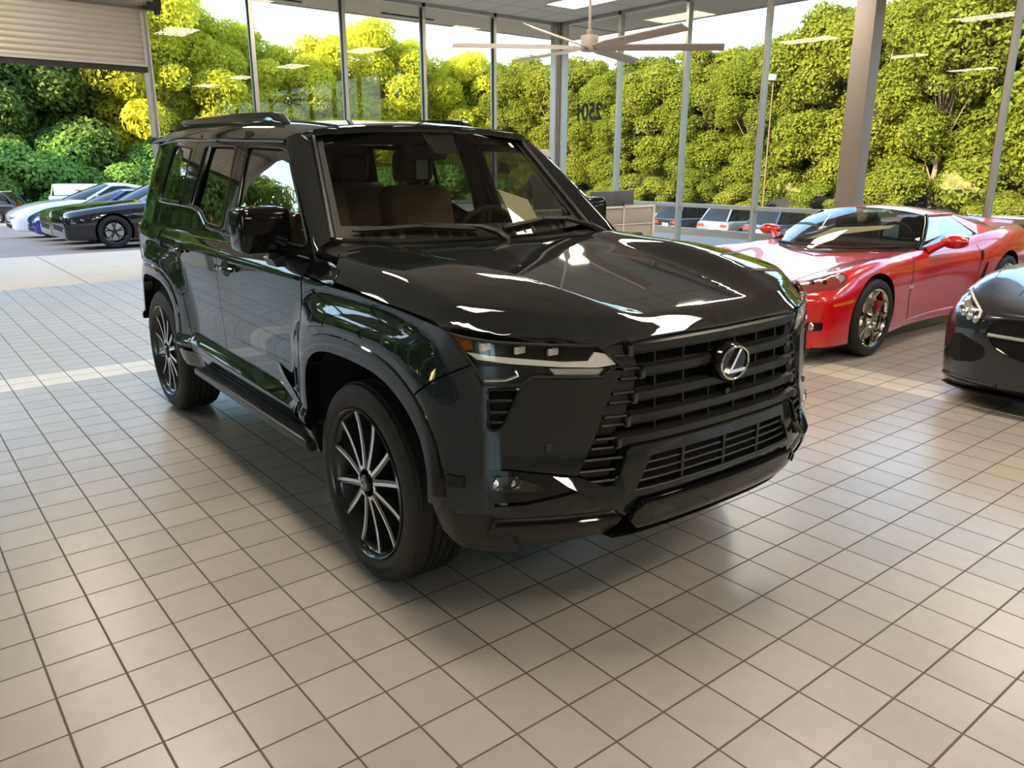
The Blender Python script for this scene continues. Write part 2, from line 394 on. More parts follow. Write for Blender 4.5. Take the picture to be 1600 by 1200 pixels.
sf.box(((XL+XW)/2,YW+1.62,ZC_+.35),(XW-XL+3.4,.08,.7)); sf.box((XW+1.62,(YB+YW)/2+.8,ZC_+.35),(.08,YW-YB+1.7,.7)); sf.box((XL-.8,(YB+YW)/2,ZC_+.12),(1.4,YW-YB,.22))
sf.box(((XL+XW)/2,(YB+YW)/2,5.3),(XW-XL+3.2,YW-YB+3.0,1.3)); struct(sf.build('soffit_outside',M['soffit'],smooth=False))
sp=MB(); sp.box((4.0,YW+1.2,ZC_-.005),(1.1,.05,.012)); sp.box((6.6,YW+1.2,ZC_-.005),(1.1,.05,.012))
struct(sp.build('soffit_vent_trim',M['seal'],smooth=False))
# --- back-left glass wall (Y = YW): roller door opening then five glass bays
ML=[1.69,3.17,4.65,6.13,7.63,9.10]
def mullion(mb,x,y,z0,z1,w=.05,d=.11): mb.box((x,y,(z0+z1)/2),(w,d,z1-z0))
MRY=[10.42,8.93,7.43,5.93,4.40,2.56,1.06,-.44,-1.94,-3.44,-4.94,-6.44,-7.94,-8.95]
for i in range(5):
    a,b=ML[i],ML[i+1]; w=MB(); w.box(((a+b)/2,YW,2.12),(b-a-.05,.012,ZC_-.13))
    o=struct(w.build('window_%d'%(i+1),M['glass'],smooth=False))
    fr=MB(); mullion(fr,a,YW,0,ZC_,.06 if i else .09); mullion(fr,b,YW,0,ZC_,.05) if i==4 else None
    fr.box(((a+b)/2,YW,ZC_-.03),(b-a,.11,.06)); fr.box(((a+b)/2,YW,.05),(b-a,.11,.10)); fr.box(((a+b)/2,YW,.95),(b-a,.09,.05))
    fr.build('window_frame',M['mullion'],o,smooth=False)
    sl=MB(); sl.box((a+.031,YW-.02,2.1),(.008,.06,4.0)); sl.box((b-.029,YW-.02,2.1),(.008,.06,4.0)); sl.build('window_seal',M['seal'],o,smooth=False)
# corner post
cp=MB(); cp.box((XW-.03,YW-.03,ZC_/2),(.15,.15,ZC_)); cp.box((XW-.14,YW-.0,ZC_/2),(.05,.14,ZC_)); cp.box((XW,YW-.16,ZC_/2),(.14,.05,ZC_)); struct(cp.build('column_corner',M['mullion'],smooth=False))
# --- right glass wall (X = XW)
for i in range(len(MRY)-1):
    a,b=MRY[i],MRY[i+1]; m_=(a+b)/2; L=a-b
    w=MB(); w.box((XW,m_,2.12),(.012,L-.05,ZC_-.13)); o=struct(w.build('window_%d'%(i+6),M['glass'],smooth=False))
    fr=MB(); fr.box((XW,b,ZC_/2),(.11,.055,ZC_)); fr.box((XW,m_,ZC_-.03),(.11,L,.06)); fr.box((XW,m_,.05),(.11,L,.10)); fr.box((XW,m_,.95),(.09,L,.06))
    fr.build('window_frame',M['mullion'],o,smooth=False)
    sl=MB(); sl.box((XW-.02,b+.031,2.1),(.06,.008,4.0)); sl.build('window_seal',M['seal'],o,smooth=False)
cc=MB(); cc.bbox((XW-.16,4.30,ZC_/2),(.26,.28,ZC_),.01); struct(cc.build('column_right',M['column']))
# 2501 on the outside of the second right-hand bay, read from the car park
me=textmesh('2501',.42,bold=2); me.materials.append(M['seal'])
nu=link('door_number_decal',me); nu.location=(XW+.012,9.72,2.55); nu.rotation_euler=(R_(90),0,R_(90)); nu.scale=(.86,1.0,1)
tag(nu,'black street number 2501 stuck on the glass near the corner, seen reversed','number decal')
# --- roller door (opening X from -2.2 to 1.62 in the back-left wall)
DX0,DX1=-2.25,1.62
M['shutter']=mat('shutter_steel',(.40,.375,.34),.5,.15,noise_amt=.05,noise_scale=3)
M['dark']=mat('dark_steel',(.025,.024,.024),.5,.3)
M['steel']=mat('galvanised_steel',(.45,.45,.45),.4,.7)
rd=MB(); 
prof=[]; z=2.86
while z<3.62:
    prof+= [(0,z),(.012,z+.012),(.018,z+.035),(.012,z+.058),(0,z+.068)]; z+=.072
def rdf(i,x): return (x,YW-.22-prof[i][0],prof[i][1])
vs_=[rdf(i,x) for x in (DX0,DX1) for i in range(len(prof))]; n_=len(prof)
rd.add(vs_,[(i,i+1,n_+i+1,n_+i) for i in range(n_-1)])
rollo=struct(rd.build('door_1',M['shutter'],ang=60))
bb_=MB(); bb_.box(((DX0+DX1)/2,YW-.22,2.82),(DX1-DX0,.045,.085)); bb_.build('bottom_bar',M['dark'],rollo,smooth=False)
b2=MB(); b2.box(((DX0+DX1)/2,YW-.25,2.862),(DX1-DX0,.02,.03)); b2.build('bottom_rail',M['steel'],rollo,smooth=False)
hb=MB(); hb.lathe([(DX0-.05,.001),(DX0-.05,.27),(DX1+.1,.27),(DX1+.1,.001)],24,'x',(0,YW-.30,3.86)); hb.build('roller_housing',M['shutter'],rollo,ang=30)
tr=MB()
for x in (DX0-.03,DX1+.02):
    tr.box((x,YW-.2,1.85),(.09,.08,3.7)); tr.box((x+.02,YW-.27,1.85),(.02,.05,3.7))
tr.build('guide_rail',M['steel'],rollo,smooth=False)
br_=MB(); br_.box((DX1+.10,YW-.28,3.72),(.10,.22,.26)); br_.lathe([(DX1+.02,.09),(DX1+.2,.09)],16,'x',(0,YW-.35,3.62)); br_.box((DX1+.16,YW-.36,3.60),(.05,.12,.22)); br_.build('chain_hoist',M['dark'],rollo)
ch=MB()
for k,xx in enumerate((DX1+.13,DX1+.20)):
    for j in range(70): 
        z=3.55-j*.042; ch.lathe([(-.009,.002),(-.005,.010),(.005,.010),(.009,.002)],6,'z',(xx+.004*math.sin(j*.5+k),YW-.40,z))
ch.build('pull_chain',M['dark'],rollo)
# wall above and left of the door, side walls, wall behind the photographer
for k in range(3):
    xa=XL+.05+k*(DX0-.12-XL)/3; xb=xa+(DX0-.12-XL)/3; w=MB(); w.box(((xa+xb)/2,YW,2.12),(xb-xa-.05,.012,ZC_-.13)); o=struct(w.build('window_%d'%(k+31),M['glass'],smooth=False))
    fr=MB(); mullion(fr,xa,YW,0,ZC_,.06); mullion(fr,xb,YW,0,ZC_,.06); fr.box(((xa+xb)/2,YW,.05),(xb-xa,.11,.10)); fr.box(((xa+xb)/2,YW,ZC_-.03),(xb-xa,.11,.06)); fr.build('window_frame',M['mullion'],o,smooth=False)
wl=MB(); wl.box(((DX0+DX1)/2,YW+.06,3.95),(DX1-DX0+.16,.16,.5)); struct(wl.build('wall_over_door',M['wall'],smooth=False))
# left wall of the hall is glazed like the others
LY=[YW-.3-1.62*k for k in range(13)]
for k in range(12):
    a,b=LY[k],LY[k+1]; m_=(a+b)/2; L=a-b
    w=MB(); w.box((XL,m_,2.0),(.012,L-.06,ZC_-.4)); o=struct(w.build('window_%d'%(k+19),M['glass'],smooth=False))
    fr=MB(); fr.box((XL,b,ZC_/2),(.11,.06,ZC_)); fr.box((XL,m_,ZC_-.1),(.11,L,.2)); fr.box((XL,m_,.08),(.11,L,.16)); fr.build('window_frame',M['mullion'],o,smooth=False)
wl=MB(); wl.box(((XL+XW)/2,YB-.1,ZC_/2),(XW-XL+.4,.2,ZC_)); struct(wl.build('wall_behind',M['wall'],smooth=False))
# --- ceiling troffers
def troffer(x,y,label,group='ceiling troffers'):
    t=thing('ceiling_light',label,'ceiling light',(x,y,ZC_),0,group)
    f=MB()
    for sx,sy,w,d in ((.32,0,.03,1.25),(-.32,0,.03,1.25),(0,.63,.67,.03),(0,-.63,.67,.03)): f.box((sx,sy,-.008),(w,d,.018))
    f.build('light_frame',M['white'],t,smooth=False)
    MB().box((0,0,-.004),(.61,1.22,.006)).build('light_diffuser',M['lamp'],t,smooth=False)
    return t
t0=troffer(8.06,8.62,'glowing ceiling light panel above the ceiling fan, the one in view at the top',None)
for k in t0.keys():
    pass
GX=[-4.4,-.25,3.85,8.06]; GY=[8.62,4.98,1.0,-2.7,-6.0]
for x in GX:
    for y in GY:
        if (x,y)==(8.06,8.62) or (x<-4 and y<7): continue
        c=copy_tree(t0); c.location=(x,y,ZC_); c['label']='ceiling light panel in the rows of lights over the showroom, outside the picture'; c['group']='ceiling lights over the showroom'
# --- ceiling fan: six thin white blades on a long down-rod
fan=thing('ceiling_fan','white ceiling fan with long thin blades on a down rod before the corner','ceiling fan',(5.258,5.63,2.977))
M['fan']=mat('fan_white',(.42,.39,.36),.5)
fb=MB(); fb.lathe([(-.10,.001),(-.10,.09),(-.085,.10),(.055,.105),(.07,.10),(.075,.03),(.12,.045),(.135,.03)],28,'z'); fb.build('motor_housing',M['fan'],fan)
fr=MB(); fr.lathe([(.1,.018),(1.17,.018)],12,'z'); fr.lathe([(1.13,.05),(1.205,.07)],16,'z'); fr.build('down_rod',M['fan'],fan)
for k in range(6):
    a=R_(k*60-37)
    def bl(u,v,w,a=a):
        d=Vector((math.cos(a),math.sin(a),0)); s=Vector((-math.sin(a),math.cos(a),0))
        p=d*u+s*v+Vector((0,0,-.06+w-v*.50+.01*u)); return p
    b=MB(); b.prism([(.09,-.03),(.35,-.06),(1.58,-.06),(1.60,.05),(.35,.05),(.09,.03)],-.006,.006,bl); b.build('fan_blade',M['fan'],fan)
# ================================================================ GROUND OUTSIDE
ap=MB(); ap.box((0,12.85,-.11),(24,4.4,.2)); struct(ap.build('ground_apron',M['concrete'],smooth=False))
jt=MB()
for x in (-5,-2.2,.62,3.5,6.3,9.1): jt.box((x,12.85,-.009),(.018,4.4,.004))
struct(jt.build('ground_joint_trim',M['asphalt'],smooth=False))
gl=MB(); gl.add([(-90,15.05,-.05),(12.5,15.05,-.05),(12.5,16,-.16),(-90,16,-.16),(13.9,120,-4.47),(-90,120,-4.47)],[(0,1,2,3),(3,2,4,5)]); struct(gl.build('ground_car_park',M['asphalt'],smooth=False))
gs=MB(); gs.add([(-90,-60,-.06),(XL-.1,-60,-.06),(XL-.1,15.05,-.06),(-90,15.05,-.06)],[(0,1,2,3)]); struct(gs.build('ground_side_darkened',mat('dark_side_ground',(.022,.034,.012),.95,noise_amt=.3,noise_scale=.8),smooth=False))  # side drive, out of view, coloured dark to dim its reflection in the glass
gr=MB(); gr.add([(XW+.1,-60,-.03),(14,-60,-.03),(14,60,-.03),(XW+.1,60,-.03)],[(0,1,2,3)]); struct(gr.build('ground_front_drive',mat('worn_drive',(.27,.225,.185),.9,noise_amt=.12,noise_scale=1.5),smooth=False))
kc=MB(); kc.box((14.1,-8,.0),(.25,110,.23)); struct(kc.build('kerb_wall',mat('kerb_concrete',(.26,.215,.175),.9,noise_amt=.15,noise_scale=2),smooth=False))
lo=MB(); lo.add([(14.2,-120,-2.1),(48,-120,-2.1),(48,160,-2.1),(14.2,160,-2.1)],[(0,1,2,3)]); struct(lo.build('ground_lower_car_park',M['asphalt'],smooth=False))
M['bank']=mat('clay_bank',(.020,.016,.009),.95,noise_amt=.35,noise_scale=.5,bump=.4,bump_scale=4)
bk=MB(); bk.grid(3,40,lambda u,v:(48+u*26,-120+v*280,-2.1+u*8.5+.5*math.sin(v*60)*u)); struct(bk.build('terrain_bank',M['bank']))
M['under']=mat('undergrowth_floor',(.05,.07,.02),.95,noise_amt=.5,noise_scale=.6)
# ================================================================ BLACK SUV
M['paint']=mat('black_paint',(.010,.0125,.0135),.025,0,coat=0,spec=.5,ior=1.52)
M['gloss']=mat('piano_black',(.005,.005,.005),.05,0,spec=.45)
M['satin']=mat('satin_black',(.026,.025,.025),.33,.3)
M['plastic']=mat('black_plastic',(.012,.012,.012),.6)
M['chrome']=mat('chrome',(.82,.82,.82),.06,1)
M['alu']=mat('machined_aluminium',(.72,.72,.70),.34,1)
M['gun']=mat('dark_wheel_paint',(.035,.036,.04),.28,.7,coat=.6)
M['well']=mat('wheel_well_liner',(.006,.006,.006),.9)
M['vglass']=glassmat('suv_side_glass',(.34,.37,.36),boost=2.4)
M['wglass']=glassmat('suv_windscreen',(.55,.59,.54),boost=.8)
M['lens']=glassmat('lamp_lens',(.92,.92,.92),boost=1.1)
M['amber']=mat('amber_lens',(.22,.045,.012),.12,0,coat=1)
M['drl']=mat('drl_light_guide',(.88,.87,.83),.25,0,coat=.5)
M['lampin']=mat('lamp_interior',(.012,.012,.013),.25,.3)
M['redlens']=mat('tail_lens',(.25,.008,.008),.1,0,coat=1)
M['tan']=mat('tan_leather',(.20,.105,.055),.5,noise_amt=.08,noise_scale=60)
M['cabin']=mat('cabin_trim',(.03,.024,.018),.7)
M['paper']=mat('paper',(.75,.66,.47),.7)
M['tagpaper']=mat('seat_tag_paper',(.72,.82,.74),.6)
def rubber_mat():
    m=mat('tyre_rubber',(.016,.0155,.015),.62); nt=m.node_tree; b=nt.nodes['Principled BSDF']
    tc=nt.nodes.new('ShaderNodeTexCoord'); sx=nt.nodes.new('ShaderNodeSeparateXYZ'); lk(nt,tc.outputs['Object'],sx.inputs[0])
    at=nt.nodes.new('ShaderNodeMath'); at.operation='ARCTAN2'; lk(nt,sx.outputs[1],at.inputs[0]); lk(nt,sx.outputs[2],at.inputs[1])
    ml=nt.nodes.new('ShaderNodeMath'); ml.operation='MULTIPLY_ADD'; ml.inputs[1].default_value=13.0; lk(nt,at.outputs[0],ml.inputs[0])
    sk=nt.nodes.new('ShaderNodeMath'); sk.operation='MULTIPLY'; sk.inputs[1].default_value=3.0; lk(nt,sx.outputs[0],sk.inputs[0]); lk(nt,sk.outputs[0],ml.inputs[2])
    fr=nt.nodes.new('ShaderNodeMath'); fr.operation='FRACT'; lk(nt,ml.outputs[0],fr.inputs[0])
    st=nt.nodes.new('ShaderNodeMath'); st.operation='GREATER_THAN'; st.inputs[1].default_value=.10; lk(nt,fr.outputs[0],st.inputs[0])
    # only on the tread: radius > .372
    ln=nt.nodes.new('ShaderNodeVectorMath'); ln.operation='LENGTH'; cb=nt.nodes.new('ShaderNodeCombineXYZ'); lk(nt,sx.outputs[1],cb.inputs[1]); lk(nt,sx.outputs[2],cb.inputs[2]); lk(nt,cb.outputs[0],ln.inputs[0])
    gt=nt.nodes.new('ShaderNodeMath'); gt.operation='LESS_THAN'; gt.inputs[1].default_value=.377; lk(nt,ln.outputs['Value'],gt.inputs[0])
    mx=nt.nodes.new('ShaderNodeMath'); mx.operation='MAXIMUM'; lk(nt,st.outputs[0],mx.inputs[0]); lk(nt,gt.outputs[0],mx.inputs[1])
    bp=nt.nodes.new('ShaderNodeBump'); bp.inputs['Strength'].default_value=1; bp.inputs['Distance'].default_value=.006; lk(nt,mx.outputs[0],bp.inputs['Height']); lk(nt,bp.outputs[0],b.inputs['Normal'])
    mc=nt.nodes.new('ShaderNodeMix'); mc.data_type='RGBA'; mc.inputs['A'].default_value=(.004,.004,.004,1); mc.inputs['B'].default_value=(.0165,.0160,.0155,1); lk(nt,mx.outputs[0],mc.inputs['Factor']); lk(nt,mc.outputs['Result'],b.inputs['Base Color'])
    return m
M['rubber']=rubber_mat()
M['rubtext']=mat('tyre_lettering',(.006,.006,.006),.8)
def arc_text(s,r,size,mid_deg,x,side,inward=False):
    """raised letters bent round a sidewall; returns MB geometry in wheel space (axis x)"""
    me=textmesh(s,size,bold=True); b=MB(); vs=[]
    for v in me.vertices:
        a=R_(mid_deg)-(v.co.x/r)*1.0; rr=r+v.co.y
        yy=math.sin(a)*rr; zz=math.cos(a)*rr
        vs.append((x,yy,zz))
    b.add(vs,[tuple(p.vertices) for p in me.polygons]); bpy.data.meshes.remove(me); return b
def suv_wheel(parent,side,y,steer=0):
    """rim is the part; tyre, disc, cap and nuts hang under it; outer face towards side"""
    X=.955
    s=side
    prof=[(.0,.10),(-.235,.262),(-.225,.28),(-.20,.276),(-.02,.278),(.008,.288),(.016,.292),(.020,.297),(.014,.301),(.004,.297),(-.002,.286),(-.02,.272),(-.19,.246),(-.195,.05),(0,0)]
    b=MB(); b.lathe([(s*a,r) for a,r in prof[1:-1]],64,'x')
    # back of the barrel and hub
    b.lathe([(s*-.03,.001),(s*-.03,.085),(s*-.10,.10),(s*-.17,.07)],32,'x')
    # twelve spokes in six pairs
    for k in range(6):
        for q,(da,db) in enumerate(((-10,-14),(10,14))):
            a0=R_(k*60+da); a1=R_(k*60+db)
            def fn(u,v,w,a0=a0,a1=a1):
                # u radius, v across, w depth
                t=clamp((u-.055)/.240,0,1); P0=Vector((math.sin(a0),math.cos(a0)))*.055; P1=Vector((math.sin(a1),math.cos(a1)))*.295; p=P0.lerp(P1,t); dd=(P1-P0).normalized(); e=(dd.y,-dd.x)
                sag=-.032*math.sin(PI*t*.55)+.030*t
                return (s*(sag+w-.004), p.x+e[0]*v, p.y+e[1]*v)
            vv=[];N=8
            for i in range(N+1):
                u=.055+.240*i/N; hw=.013-.002*i/N
                for (v,w) in ((-hw*1.0,-.0),(hw*1.0,-.0),(hw*1.7,-.035),(-hw*1.7,-.035)): vv.append(fn(u,v,w))
            ff=[]
            for i in range(N):
                for j in range(4): ff.append((i*4+j,i*4+(j+1)%4,(i+1)*4+(j+1)%4,(i+1)*4+j))
            b.add(vv,ff)
    rim=b.build('wheel',M['gun'],parent,30,(side*X-side*.012,y,.40)); rim.rotation_euler=(0,0,steer)
    # machined faces of the spokes: bright lines
    c=MB()
    for k in range(6):
        for q,(da,db) in enumerate(((-10,-14),(10,14))):
            a0=R_(k*60+da); a1=R_(k*60+db); sg=-1 if q==0 else 1
            vv=[];N=8
            for i in range(N+1):
                t=i/N; P0=Vector((math.sin(a0),math.cos(a0)))*.058; P1=Vector((math.sin(a1),math.cos(a1)))*.296; p=P0.lerp(P1,t); dd=(P1-P0).normalized(); e=(dd.y,-dd.x)
                sag=-.032*math.sin(PI*t*.55)+.030*t
                for v,w in ((-.0062+sg*.006,.001),(.0062+sg*.006,.001),(.0062+sg*.006,-.010),(-.0062+sg*.006,-.010)):
                    vv.append((s*(sag+w-.003),p.x+e[0]*v,p.y+e[1]*v))
            ff=[]
            for i in range(N):
                for j in range(4): ff.append((i*4+j,i*4+(j+1)%4,(i+1)*4+(j+1)%4,(i+1)*4+j))
            c.add(vv,ff+[(0,1,2,3),(N*4,N*4+1,N*4+2,N*4+3)])
    c.build('spoke_facing',M['alu'],rim,30)
    # tyre
    w=.133; tp=[(-w+.02,.285),(-w+.006,.299),(-w-.004,.33),(-w+.002,.365),(-w+.018,.388),(-w+.035,.395)]
    tread=[]
    xs=[-.098,-.056,-.049,-.021,-.014,.014,.021,.049,.056,.098]
    tread+=[(-.098,.3975)]
    for g in (-.052,-.0175,.0175,.052): tread+=[(g-.006,.3995),(g-.005,.391),(g+.005,.391),(g+.006,.3995)]
    tread+=[(.098,.3975)]
    full=tp+tread+[(-a,r) for a,r in tp[::-1]]
    full=full+[(.105,.284),(-.105,.284)]
    t=MB(); t.lathe([(a,r) for a,r in full],96,'x',closed=True); ty=t.build('tyre',M['rubber'],rim,32,(-side*.118,0,0))
    # raised bands and lettering on the outer wall
    l=MB(); xo=side*(.133+.0052)
    if side<0:
        for txt,md in (('DUNLOP',64),('GRANDTREK H/T',198)):
            b2=arc_text(txt,.344,.030,md,0,side)
            l.add([(xo,(v[1]) ,v[2]) for v in b2.v],b2.f)
        l.build('tyre_lettering',M['rubtext'],rim,loc=(-side*.118,0,0),smooth=False,fix=False)
    d=MB(); d.lathe([(0,.05),(0,.175),(.02,.178),(.02,.05)],40,'x',closed=True); d.box((.0,.12,.06),(.08,.09,.13)); d.build('brake_disc',M['satin'],rim,30,(-side*.14,0,0))
    h=MB(); h.lathe([(s*.010,.001),(s*.010,.028),(s*.004,.034),(-s*.03,.040)],28,'x'); hc=h.build('hub_cap',M['gun'],rim,30)
    e=MB(); 
    # L inside an oval on the cap
    def cp_(u,v,w): return (s*(.0105+w),-s*u if False else (u if s<0 else -u),v)
    n=28
    ov=[(.021*math.cos(2*PI*i/n),.0165*math.sin(2*PI*i/n)) for i in range(n)]
    e.tube([cp_(u,v,.001) for u,v in ov],.0016,6,closed=True); e.prism([(.004,.012),(-.010,-.009),(.012,-.009),(.012,-.006),(-.004,-.006),(.007,.012)],0,.0025,cp_)
    e.build('cap_emblem',M['alu'],rim,30)
    for k in range(6):
        a=R_(k*60+30); nu=MB(); nu.lathe([(s*-.022,.011),(s*-.005,.011),(s*-.001,.008),(s*-.001,.001)],6,'x',(0,.062*math.sin(a),.062*math.cos(a)))
        nu.build('wheel_nut',M['chrome'],rim,20)
    return rim
def build_suv():
    root=thing('suv','large glossy black suv parked in the middle of the tiled showroom','car',(.655,1.06,0),-R_(1.3))
    P=M['paint']
    def sfn(s): return lambda y,z:(s*S(y,z),y,z)
    def ffn(x,z): return (x,F(x,z),z)
    h=.024
    # ---- hood
    n=[]
    xs=[-.93+.0465*i*2 for i in range(21)]
    front=[(x,FSH(abs(x))) for x in [ -.925,-.90,-.86,-.82,-.76,-.70,-.6,-.52,-.43,-.3,-.15,0,.15,.3,.43,.52,.6,.70,.76,.82,.86,.90,.925]]
    rear=[(.925,.215),(.86,.30),(.80,.345),(.6,.375),(.3,.365),(0,.36),(-.3,.365),(-.6,.375),(-.80,.345),(-.86,.30),(-.925,.215)]
    hood=panel('hood',front+rear,lambda x,y:(x,y,H(x,y)),.022,P,root,.03)
    # shut-line rubber under the front of the hood
    # ---- both sides
    A=[p for p in ARCH_F if p[1]>.52]; AR2=[(WB-a,b) for a,b in A]
    fender=[(.50,1.152),(.512,1.10),(.510,.97),(.522,.775),(.545,.60),(.555,.535)]+[p for p in A if not(p[0]<0 and p[1]<.80)]+[(-.446,.876),(-.536,.942),(-.660,1.003),(-.630,1.045),(-.590,1.090),(-.535,1.104),(-.36,1.117),(-.19,1.126),(0,1.136),(.21,1.138),(.33,1.143)]
    cowl_side=[(.497,1.16),(.33,1.151),(.215,1.145),(.222,1.203),(.30,1.222),(.478,1.228)]
    fdoor=[(.522,1.148),(.528,1.10),(.526,.97),(.538,.775),(.561,.60),(.568,.512),(1.615,.512),(1.645,.643),(1.655,.85),(1.628,1.03),(1.598,1.14),(1.612,1.36),(1.658,1.722),(1.15,1.708),(1.045,1.672),(.965,1.60),(.70,1.37),(.505,1.235)]
    fglass=[(1.565,1.685),(1.09,1.668),(1.0,1.645),(.94,1.60),(.735,1.415),(.585,1.285),(.60,1.262),(1.515,1.272)]
    rdoor=[(1.621,.512),(1.651,.643),(1.661,.85),(1.634,1.03),(1.604,1.14),(1.618,1.36),(1.664,1.722),(2.435,1.735),(2.475,1.36),(2.465,1.22),(2.37,1.07),(2.29,.93),(2.235,.75),(2.205,.60),(2.20,.512)]
    rglass=[(1.735,1.688),(2.262,1.698),(2.335,1.372),(2.20,1.362),(2.07,1.338),(1.93,1.283),(1.675,1.274)]
    quart=[(2.441,1.737),(2.481,1.36),(2.471,1.22),(2.376,1.07),(2.296,.93),(2.241,.75),(2.211,.60),(2.206,.535),]+AR2+[(3.75,.62),(3.86,.70),(3.93,.90),(3.95,1.10),(3.93,1.3),(3.87,1.55),(3.80,1.75),(3.0,1.748)]
    qglass=[(2.53,1.692),(2.93,1.716),(2.975,1.70),(3.06,1.43),(3.05,1.385),(3.0,1.376),(2.52,1.374)]
    mold=[(.53,.585),(.70,.592),(2.20,.607),(2.185,.585)]
    rock=[(.43,.50),(.575,.505),(2.19,.505),(2.41,.50),(2.42,.40),(.42,.40)]
    for s in (-1,1):
        fn=sfn(s)
        fe=panel('front_fender',fender,fn,h,P,root,.02,nsign=s)
        panel('cowl_panel',cowl_side,fn,h,M['gloss'],fe,.02,nsign=s)
        fd=panel('front_door',fdoor,fn,h,P,root,.02,holes=[rnd(fglass,.03,3)],nsign=s,hole_flange=.012)
        gl=[(u,v) for u,v in fglass]
        panel('door_window',rnd(gl,.03,3),fn,.05,M['vglass'],fd,0,off=-.009,nsign=s)
        rd=panel('rear_door',rdoor,fn,h,P,root,.02,holes=[rnd(rglass,.03,3)],nsign=s,hole_flange=.012)
        panel('door_window',rnd(rglass,.03,3),fn,.05,M['vglass'],rd,0,off=-.009,nsign=s)
        # black division bars and seals round the glass
        def rim_strip(poly,w,name,par,off=.001):
            P2=rnd(poly,.03,3); b=MB(); N=[Vector((s,0,.25)).normalized()]*len(P2)
            b.tube([Vector(fn(u,v))+Vector((s*off,0,0)) for u,v in P2],w,5,closed=True); return b.build(name,M['seal'],par)
        rim_strip(fglass,.006,'window_seal',fd); rim_strip(rglass,.006,'window_seal',rd)
        db=MB(); db.tube([Vector(fn(2.175,1.70)),Vector(fn(2.20,1.5)),Vector(fn(2.235,1.36))],.014,6); db.build('division_bar',M['gloss'],rd)
        q=panel('quarter_panel',quart,fn,h,P,root,.02,holes=[rnd(qglass,.05,4)],nsign=s,hole_flange=.012)
        panel('quarter_window',rnd(qglass,.05,4),fn,.05,M['vglass'],q,0,off=-.007,nsign=s)
        rim_strip(qglass,.006,'window_seal',q)
        ff=panel('fuel_flap',[(2.77,1.135),(2.86,1.135),(2.86,1.225),(2.77,1.225)],fn,.03,P,q,.004,off=.004,nsign=s) if s<0 else None
        # belt moulding
        for par,pth in ((fd,[(.50,1.228),(.9,1.234),(1.47,1.250),(1.596,1.253)]),(rd,[(1.61,1.254),(1.80,1.259),(1.93,1.270),(2.05,1.318),(2.13,1.345),(2.25,1.357),(2.47,1.362)]),(q,[(2.485,1.362),(2.9,1.364),(3.02,1.368),(3.06,1.385)])):
            P3=resamp(pth,.03,False)+[pth[-1]]; b=MB(); b.tube([Vector(fn(u,v))+Vector((s*.004,0,0)) for u,v in P3],.0105,6); b.build('belt_molding',M['gloss'],par)
        # door handles: pull bar in a scooped cup
        for par,hy,hz in ((fd,1.46,1.087),(rd,2.30,1.112)):
            b=MB(); c=[]
            for i in range(9):
                t=i/8; yy=hy-.115+.23*t; o=.012+.026*math.sin(PI*min(1,max(0,(t))))**.5
                c.append(Vector((s*(S(yy,hz)+o),yy,hz+.004*math.sin(PI*t))))
            b.tube(c,[.010]+[.014]*7+[.010],8); b.build('door_handle',P,par)
            k=MB(); 
            cen=Vector((s*(S(hy+.02,hz)+.003),hy+.02,hz))
            k.add([cen]+[Vector((s*(S(hy+.02+.06*math.cos(2*PI*i/20),hz+.045*math.sin(2*PI*i/20))+.0022),hy+.02+.06*math.cos(2*PI*i/20),hz+.045*math.sin(2*PI*i/20))) for i in range(20)],[(0,i+1,(i+1)%20+1) for i in range(20)])
            k.build('handle_cup',M['plastic'],par)
        # lower door moulding standing proud and dark wedge behind the front wheel
        mo=MB(); pts=[(.56,.575),(.8,.580),(1.4,.588),(2.0,.598),(2.19,.604)]
        sec=[(.000,.034),(.011,.004),(.014,-.028),(.0,-.05)]
        pr=resamp(pts,.06,False)+[pts[-1]]; vv=[];ff2=[]
        for (u,v) in pr:
            for o,dz in sec: vv.append((s*(S(u,v+dz)+o),u,v+dz))
        for i in range(len(pr)-1):
            for j in range(3): ff2.append((i*4+j,i*4+j+1,(i+1)*4+j+1,(i+1)*4+j))
        mo.add(vv,ff2); mo.build('door_molding',P,root,30)
        rk=panel('rocker_panel',rock,fn,.04,P,root,.02,nsign=s,off=-.006)
        wdg=MB(); wp=[(.90,.705),(.79,.612),(.565,.590),(.545,.60)]
        wdg.add([(s*(S(u,v)+.004),u,v) for u,v in wp]+[(s*(S(u,v)+.004)+s*.014,u,v-.012) for u,v in [(.80,.625),(.60,.60)]],[(0,1,4),(1,2,5,4),(0,4,5,3)]); wdg.build('door_wedge_trim',M['gloss'],fd,20)
        # running board
        rb=MB(); rb.bbox((s*.885,1.32,.405),(.16,1.66,.05),.018); rb.bbox((s*.958,1.32,.412),(.026,1.64,.042),.012)
        rbo=rb.build('running_board',M['satin'],root,30)
        rt=MB()
        for k in range(5): rt.box((s*(.865+.019*k),1.32,.4325),(.008,1.55,.005))
        rt.build('tread_strip',M['plastic'],rbo,smooth=False)
        # arch lip: gloss black band round each opening
        for AR,par in ((A,fe),(AR2,q)):
            path=[(u,v) for u,v in AR]; vv=[];fz=[]
            cy_=0.0 if AR is A else WB
            for (u,v) in path:
                d=Vector((u-cy_,v-.42)).normalized(); 
                for wd,o in ((-.012,-.045),(-.004,.010),(.030,.012),(.064,.006),(.070,-.004)):
                    uu,vz=u+d.x*wd,v+d.y*wd; vv.append((s*(S(u+d.x*max(wd,.006),v+d.y*max(wd,.006))+o),uu,vz))
            for i in range(len(path)-1):
                for j in range(4): fz.append((i*5+j,i*5+j+1,(i+1)*5+j+1,(i+1)*5+j))
            MB().add(vv,fz).build('arch_molding',M['gloss'],par,40)
            # dark inner liner
            ln=MB(); vv=[];fz=[]
